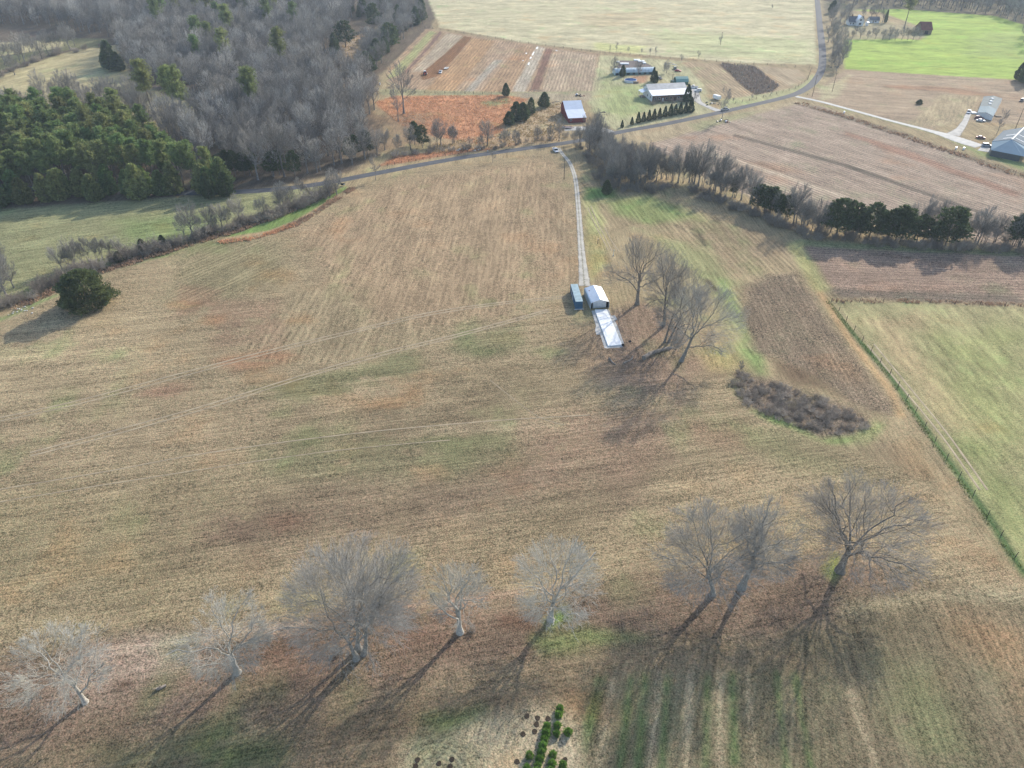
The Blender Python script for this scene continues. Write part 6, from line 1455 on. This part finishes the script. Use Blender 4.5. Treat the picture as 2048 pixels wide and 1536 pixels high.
# ------------------------------------------------------------------ fences, poles, logs, small things
post_me = MB().tube([(0, 0, -.4), (0, 0, .8), (0, 0, 1.65)], [.085, .08, .07], 7)
_pm = None
def fence(name, label, pts, spacing, hgt=1.0, wires=(.35, .75, 1.15), group=None, r=1.0, wr=.012):
    global _pm
    gp = [P(*p) for p in pts]; t = thing(name, label, "fence", (0, 0, 0), 0, group); line = []
    for a, b in zip(gp[:-1], gp[1:]):
        n = max(1, round((b - a).length / spacing))
        for k in range(n + (b is gp[-1])):
            q = a.lerp(b, k / n); line.append(Vector((q.x, q.y, float(H(q.x, q.y)))))
    for q in line:
        if _pm is None: o = post_me.build("post", M_post, t); _pm = o.data
        else: o = link("post", _pm, M_post, t)
        rr = random.Random(int(q.x * 31 + q.y * 17)); o.location = q; o.rotation_euler = (rr.uniform(-.06, .06), rr.uniform(-.06, .06), rr.uniform(0, 6)); o.scale = (r, r, hgt)
    for w in wires:
        MB().tube([q + Vector((0, 0, w * hgt)) for q in line], wr, 3).build("wire", M_wire, t)
    return t
fence("wire_fence", "wooden-post wire fence along the grassy bank right of the dark stubble", [(1663, 604), (1780, 748), (1870, 883), (1975, 1032), (2060, 1160)], 6.0, 1.05)
fence("wire_fence", "wire fence running right from the corner posts above the green field", [(1672, 604), (1860, 606), (2060, 615)], 9.0, 1.0)
fence("wire_fence", "long far fence between the pale hay field and the ploughed plots", [(850, 56), (960, 72), (1040, 85), (1200, 106), (1260, 110), (1340, 118), (1480, 127), (1618, 137)], 9.0, 1.1, r=1.6, wr=.03)
fence("wire_fence", "low dark fence along the far verge of the road below the orange grass", [(760, 334), (860, 317), (950, 302), (1030, 292)], 4.0, .8, r=1.4, wr=.03)
fence("wire_fence", "fence along the foot of the ploughed field above the orange grass", [(772, 184), (850, 187), (930, 188), (1000, 188)], 6.0, 1.0, r=1.5, wr=.03)
fence("wire_fence", "roadside fence on the bank below the garden plot", [(1470, 208), (1540, 192), (1590, 178), (1615, 160), (1622, 140)], 7.0, 1.0, r=1.4, wr=.025)
def pole(p, h_, label, arm=True, lamp=False, name="utility_pole", lean=0.0):
    q = P(*p); t = thing(name, label, "pole", q); t.rotation_euler = (0, lean, 0)
    MB().tube([(0, 0, -.6), (0, 0, h_ * .5), (0, 0, h_)], [.17, .15, .12], 8).build("shaft", M_pole, t)
    if arm:
        MB().box(-1.1, 1.1, -.06, .06, h_ - .75, h_ - .6).build("crossarm", M_pole, t)
        for x in (-1, -.4, .4, 1): MB().cyl((x, 0, h_ - .5), .05, .2, 6).build("insulator", M_galv, t)
    if lamp:
        MB().tube([(0, 0, h_ - .4), (.7, -.2, h_ - .1), (1.3, -.35, h_ - .1)], .04, 6).build("bracket", M_galv, t); MB().box(1.15, 1.75, -.55, -.2, h_ - .22, h_ - .1).build("lamp_head", M_galv_white, t)
pole((1624, 194), 13.5, "tall utility pole at the mouth of the pale lane"); pole((1128, 359), 9.5, "utility pole left of the gravel drive near the road", True)
pole((2031, 257), 11.0, "lamp pole behind the blue-grey barn", False, True, "lamp_pole"); pole((1441, 90), 10, "utility pole in the pale hay field", True); pole((1343, 176), 9.0, "utility pole beside the green shed", True)
pole((1664, 184), 12, "utility pole on the outside of the road bend", True)
q = P(1195.5, 487.5); t = thing("stub_post", "short dark post standing in the grass right of the drive", "post", q); MB().tube([(0, 0, -.3), (0, 0, 2.0)], .13, 7).build("shaft", M_post, t); MB().cyl((0, 0, 2.03), .15, .06, 8).build("cap", M_galv, t)
q = P(1226.5, 512); t = thing("water_hydrant", "small pale standpipe in the grass behind the garage", "standpipe", q); MB().tube([(0, 0, -.3), (0, 0, 2.6)], .09, 7).build("pipe", M_galv, t); MB().tube([(0, 0, 2.5), (.25, 0, 2.6), (.4, 0, 2.3)], .07, 6).build("spout", M_galv, t); MB().box(-.2, .2, -.2, .2, -.1, .5).build("foot", M_conc, t)
# logs in the yard
M_log = mat("barkless_log", (.26, .22, .18), .9, var=.35, nscale=1.5, bump=.03)
def log(label, pts, r, stubs=0, name="fallen_log"):
    g_ = [P(*p) for p in pts]; rr = list(np.linspace(r, r * .6, len(g_))); pts3 = [Vector((p.x, p.y, p.z + rr[i] * .8)) for i, p in enumerate(g_)]
    t = thing(name, label, "log", (0, 0, 0)); MB().tube(pts3, rr, 9).build("stem", M_log, t)
    for k in range(stubs):
        a = pts3[0].lerp(pts3[-1], .2 + .6 * k / max(stubs, 1)); gg = random.Random(k + int(pts[0][0])); MB().tube([a, a + Vector((gg.uniform(-1, 1), gg.uniform(-1, 1), .9)) * .9], [r * .35, r * .15], 5).build("branch_stub", M_log, t)
log("big fallen log lying under the yard trees", [(1287, 719), (1300, 710), (1320, 703), (1342, 697)], .75, 4)
log("curved fallen branch lying left of the big log", [(1247, 727), (1258, 723), (1264, 718), (1266, 712)], .28, 1); log("short straight branch on the ground below the white pad", [(1218, 717), (1224, 725), (1231, 730)], .26, 1)
log("hollow rotten log alone below the second near tree", [(314, 1380), (322, 1377), (333, 1371)], .36, 2, "rotten_log")
t = thing("dead_stems", "clump of slanting dead stems between the yard trees", "dead trees", P(1352, 690))
for k, (dx, dy) in enumerate([(2.5, 1), (3.2, 2), (1.4, 3), (4.0, .5), (2.0, -1.0)]): MB().tube([(k * .7 - 1.5, .3 * k, -.2), (k * .7 - 1.5 + dx * .5, .3 * k + dy, 4), (k * .7 - 1.5 + dx, .3 * k + dy, 8.5 + k * .4)], [.13, .10, .05], 6).build("stem", M_bark_brown, t)
# odds and ends by the pad
for p, lab in [((1246, 691), "dark tyres stacked at the corner of the white pad"), ((1260, 683), "single dark tyre lying right of the white pad")]:
    q = P(*p); t = thing("old_tyre", lab, "tyre", q)
    for k in range(2 if p[0] < 1250 else 1):
        ang = [2 * math.pi * i / 16 for i in range(16)]
        MB().rings([[(r_ * math.cos(a_), r_ * math.sin(a_), z + .24 * k) for a_ in ang] for r_, z in ((.42, .02), (.48, .12), (.42, .23), (.26, .23), (.24, .12), (.26, .02))], cap=False).build("tyre", M_tyre, t)
# heaps: scrap, brush, rocks
def heap(name, label, cat, p, n, spread, size, mats, seed, long_=False):
    q = P(*p); t = thing(name, label, cat, q); g_ = random.Random(seed)
    for k in range(n):
        x, y = g_.gauss(0, spread), g_.gauss(0, spread * .6); s = size * g_.uniform(.5, 1.2); z = max(0, (1 - (x * x + y * y) / (spread * spread * 3))) * size * 1.2
        if long_:
            a_ = g_.uniform(0, 6.28); d_ = Vector((math.cos(a_), math.sin(a_), g_.uniform(-.1, .35))) * s; MB().tube([Vector((x, y, z + .1)) - d_, Vector((x, y, z + .25)) + d_], [.09, .04], 5).build("branch", mats[k % len(mats)], t)
        else:
            rs = []
            for zz, rr in ((-.2, .75), (.15, 1.0), (.5, .8), (.72, .3)): rs.append([(x + s * rr * math.cos(2 * math.pi * i / 7 + k) * g_.uniform(.75, 1.2), y + s * rr * math.sin(2 * math.pi * i / 7 + k) * g_.uniform(.75, 1.2), z * .6 + s * zz) for i in range(7)])
            MB().rings(rs).build("lump", mats[k % len(mats)], t)
M_rock = mat("pale_rock", (.58, .56, .52), .9, var=.15, nscale=2)
heap("scrap_heap", "heap of dark scrap with white pieces under the lone verge tree", "scrap heap", (1446, 243), 16, 2.4, .7, [M_dark, M_pd, M_rust, M_white_slab], 1)
heap("flower_bed", "dark shrub bed with white stones beside the white trailer", "planting bed", (1422, 208), 16, 3.0, .55, [M_arb, M_dark, M_bush_twig, M_white_slab, M_arb], 2)
heap("brush_pile", "grey brush pile behind the green shed", "brush pile", (1340, 133), 26, 2.6, 2.0, [M_twig_grey, M_bark_grey, M_galv], 3, True)
heap("brush_pile", "brown brush pile left of the red barn", "brush pile", (1114, 212), 26, 3.2, 2.0, [M_bush_twig, M_bark_grey], 4, True)
heap("brush_pile", "long low brush pile above the orange grass", "brush pile", (1070, 188), 24, 4.0, 1.8, [M_bush_twig, M_bark_brown], 5, True)
heap("junk_pile", "dark junk pile with white scraps above the red barn", "junk pile", (1156, 191), 10, 1.8, .8, [M_dark, M_rust, M_white_slab, M_pd], 6)
heap("brush_pile", "dark round brush clump in the lawn right of the red barn", "brush pile", (1206, 231), 26, 1.2, 1.6, [M_bark_brown, M_bush_twig], 7, True)
for p, n, lab in [((50, 619), 16, "pale boulders lining the ditch outlet left of the lone cedar"), ((10, 628), 10, "pale rocks at the left edge below the lone cedar")]: heap("rock_pile", lab, "rocks", p, n, 2.4, .32, [M_rock, M_conc], int(p[0]))
for p, n, lab in [((926, 299), 7, "pale rocks by the culvert below the orange grass"), ((955, 301), 7, "pale rocks along the road bank right of the culvert")]: heap("rock_pile", lab, "rocks", p, n, 2.2, .6, [M_rock], int(p[0]))
heap("rock_pile", "pale sunlit rubble under the hedgerow cedars", "rubble", (1840, 484), 12, 2.2, .5, [M_rock], 9)
# plastic sheeting left in the ploughed rows
for k, (p, q) in enumerate([((1075, 94), (1073, 98)), ((1068, 104), (1064, 111)), ((1062, 114), (1060, 118)), ((1058, 125), (1057, 130)), ((1112, 101), (1114, 102)), ((1053, 106), (1052, 108)), ((1046, 121), (1046, 122))]):
    a, b = P(*p), P(*q); d_ = (b - a).normalized(); e = Vector((-d_.y, d_.x, 0)) * .7; mb = MB(); n = 8
    vs = []; g_ = random.Random(k)
    for i in range(n + 1):
        c_ = a.lerp(b, i / n); vs += [c_ + e * g_.uniform(.4, 1.2) + Vector((0, 0, .05)), c_ + Vector((0, 0, g_.uniform(.1, .3))), c_ - e * g_.uniform(.4, 1.2) + Vector((0, 0, .05))]
    fs = [(i * 3 + j, i * 3 + j + 1, i * 3 + j + 4, i * 3 + j + 3) for i in range(n) for j in (0, 1)]
    mb.add(vs, fs); tag(mb.build("plastic_sheet", M_white_slab), "scrap of white plastic film lying along a ploughed row", "plastic film", "plastic scraps in the ploughed field")
for p, lab in [((1912, 298), "small white object on the verge by the lane, right of another"), ((1927, 299), "white drum on the verge below the gravel yard"), ((1688, 226), "white culvert end on the lane verge"), ((760, 169), "small white box at the wood's edge below the ploughed field")]:
    q = P(*p); t = thing("verge_drum", lab, "drum", q); MB().cyl((0, 0, .5), .5, 1.1, 12).build("barrel", M_white_slab, t); MB().cyl((0, 0, 1.07), .53, .05, 12).build("lid", M_galv, t)
q = P(686, 372); t = thing("roadside_sign", "small dark and white roadside marker at the head of the broomsedge strip", "sign", q); MB().tube([(0, 0, -.3), (0, 0, 1.4)], .06, 6).build("post", M_post, t); MB().box(-.9, .9, -.3, .3, .5, 1.3).build("box", M_dark, t); MB().box(.5, .92, -.34, -.302, .6, 1.1).build("plate", M_white_slab, t)
for p, lab in [((1118, 298), "dark mailbox post where the drive meets the road"), ((1614, 192), "mailbox post by the lane mouth")]:
    q = P(*p); t = thing("mailbox", lab, "mailbox", q); MB().tube([(0, 0, -.3), (0, 0, 1.1)], .06, 6).build("post", M_post, t); MB().prism([(-.12, 1.1), (.12, 1.1), (.12, 1.25), (.07, 1.34), (-.07, 1.34), (-.12, 1.25)], -.28, .28, 'y').build("box", M_dark, t)

# ------------------------------------------------------------------ tall dry grass: broomsedge and rank verges (uncountable)
def tufts(name, label, poly, density, hgt, wid, m, seed, blades=3, line=None, clumpy=.45):
    g_ = np.random.default_rng(seed); pl = [G2(p) for p in poly]; a = np.array(pl); e = line or 0
    x0, x1, y0, y1 = a[:, 0].min() - e, a[:, 0].max() + e, a[:, 1].min() - e, a[:, 1].max() + e
    n = int((x1 - x0) * (y1 - y0) * density); x, y = g_.uniform(x0, x1, n), g_.uniform(y0, y1, n)
    k = (seg_dist(x, y, pl, False) < line / 2 * (.5 + fbm(x / 4, y / 4, seed))) if line else inside(x, y, pl)
    k &= fbm(x / 3.5, y / 3.5, seed + 9) > clumpy - .1 * g_.uniform(-1, 1, n)
    x, y = x[k], y[k]; n = len(x)
    V, Q = [], []
    az = g_.uniform(0, 6.28, (n, blades)); h = hgt * g_.uniform(.6, 1.25, (n, blades)); ln = g_.uniform(.15, .6, (n, blades)) * h
    bx = x[:, None] + g_.normal(0, wid * .35, (n, blades)); by = y[:, None] + g_.normal(0, wid * .35, (n, blades)); bz_ = H(bx, by) - .03
    w = wid * g_.uniform(.5, 1, (n, blades)); px, py = -np.sin(az) * w, np.cos(az) * w
    tip = np.stack([bx + np.cos(az) * ln, by + np.sin(az) * ln, bz_ + h], -1)
    v = np.stack([np.stack([bx - px, by - py, bz_], -1), np.stack([bx + px, by + py, bz_], -1), np.stack([tip[..., 0] + px * .45, tip[..., 1] + py * .45, tip[..., 2]], -1), np.stack([tip[..., 0] - px * .45, tip[..., 1] - py * .45, tip[..., 2] - .1 * h], -1)], 2)
    me = mesh_from(name, v.reshape(-1, 3), [np.arange(n * blades * 4).reshape(-1, 4)])
    o = link(name, me, m); o["kind"] = "stuff"; o["label"] = label; o["category"] = "grass"; return o
M_sedge = mat("broomsedge_straw", C(224, 178, 140, .9), .9, var=.22, nscale=.25, trans=.3)
M_sedge_brown = mat("brown_weed_stems", C(196, 164, 136, .85), .9, var=.25, nscale=.3, trans=.2)
M_straw = mat("pale_straw", C(196, 172, 128, .8), .9, var=.25, nscale=.3, trans=.3)
M_grassy = mat("winter_grass", C(126, 140, 78, .75), .9, var=.3, nscale=.3, trans=.3)
tufts("broomsedge", "orange broomsedge grass filling the rough field beyond the road", SEDGE, 1.1, .55, .22, M_sedge, 1)
tufts("broomsedge", "orange broomsedge along the road bank", [(758, 332), (790, 312), (940, 298), (1000, 296), (930, 306), (800, 326)], 1.1, .5, .22, M_sedge, 2)
tufts("broomsedge", "bright orange strip of broomsedge at the hay field's upper left edge", [(446, 485), (500, 478), (545, 466), (588, 450)], 4, .7, .22, M_sedge, 3, line=3.6, clumpy=.35)
tufts("weeds", "brown weed stems continuing the orange grass strip up to the road", [(585, 452), (640, 420), (680, 392), (705, 378)], 4, .65, .2, M_sedge_brown, 4, line=4.0, clumpy=.4)
tufts("rank_grass", "rough straw grass between the cedar clump and the red barn", [(1010, 262), (1040, 225), (1130, 205), (1128, 262), (1060, 276)], 1.0, .6, .22, M_straw, 5)
tufts("rank_grass", "rough straw grass along the road below the orange field", [(860, 288), (1000, 270), (1130, 252), (1125, 282), (1000, 294), (870, 310)], .9, .6, .2, M_straw, 6)
tufts("weeds", "rank brown growth along the ditch line at left", [(40, 612), (160, 556), (320, 506), (470, 462), (560, 430), (660, 385)], 3.0, .7, .2, M_sedge_brown, 7, line=5, clumpy=.35)
tufts("rank_grass", "uncut green grass under the right-hand fence", [(1656, 604), (1775, 750), (1865, 885), (1970, 1034), (2055, 1160)], 5, .26, .09, M_grassy, 8, line=1.5, clumpy=.4)
tufts("weeds", "weedy brown strip between the lane and the big ploughed field", [(1600, 207), (1700, 236), (1800, 270), (1880, 297), (2060, 358)], 1.2, .8, .25, M_sedge_brown, 9, line=6)
tufts("weeds", "brown weeds along the foot of the ploughed strip above the green field", [(1665, 602), (1860, 603), (2055, 611)], 3.5, .5, .16, M_sedge_brown, 10, line=2.5)
tufts("rank_grass", "brown brambly grass in the clearing among the cedars", [(640, 130), (700, 78), (760, 48), (770, 62), (735, 90), (700, 135), (690, 160)], .4, .8, .35, M_straw, 11)
tufts("weeds", "tall dark brown weeds standing in the garden plot", [(1440, 127), (1508, 132), (1558, 172), (1544, 183), (1512, 190), (1491, 175)], .9, 1.3, .22, mat("dark_weed_stems", (.44, .35, .27), .9, var=.25, nscale=.4), 12, clumpy=.3)

# ------------------------------------------------------------------ the winter haze
M_haze = bpy.data.materials.new("thin_haze"); M_haze.use_nodes = True
hn = M_haze.node_tree.nodes; hn.remove(hn["Principled BSDF"])
pv = hn.new("ShaderNodeVolumePrincipled"); pv.inputs["Color"].default_value = (.72, .86, 1.0, 1); pv.inputs["Density"].default_value = HAZE; pv.inputs["Anisotropy"].default_value = .15
M_haze.node_tree.links.new(pv.outputs[0], hn["Material Output"].inputs["Volume"])
hz_o = MB().box(-9600, 9600, -6600, 9600, -6.0, 126.0).build("haze", M_haze)
hz_o["kind"] = "stuff"; hz_o["label"] = "thin pale haze over the whole valley"

# ------------------------------------------------------------------ tell look-alikes apart by their place along the row
ORD = ["first", "second", "third", "fourth", "fifth", "sixth", "seventh", "eighth", "ninth", "tenth", "eleventh", "twelfth", "thirteenth", "fourteenth", "fifteenth",
       "sixteenth", "seventeenth", "eighteenth", "nineteenth", "twentieth", "twenty-first", "twenty-second", "twenty-third", "twenty-fourth", "twenty-fifth", "twenty-sixth", "twenty-seventh", "twenty-eighth", "twenty-ninth", "thirtieth"]
same = {}
for o in sc.objects:
    if o.parent is None and "label" in o and "group" in o: same.setdefault(o["label"], []).append(o)
for lab, obs in same.items():
    if 2 <= len(obs) <= 30 and len(lab.split()) <= 12:
        def across_view(o):
            x, y, z = o.location if o.type == 'EMPTY' else o.data.vertices[0].co
            return x / (y * _c + (CAM_H - z) * _s)
        for k, o in enumerate(sorted(obs, key=across_view)): o["label"] = lab + ", %s from the left" % ORD[k]
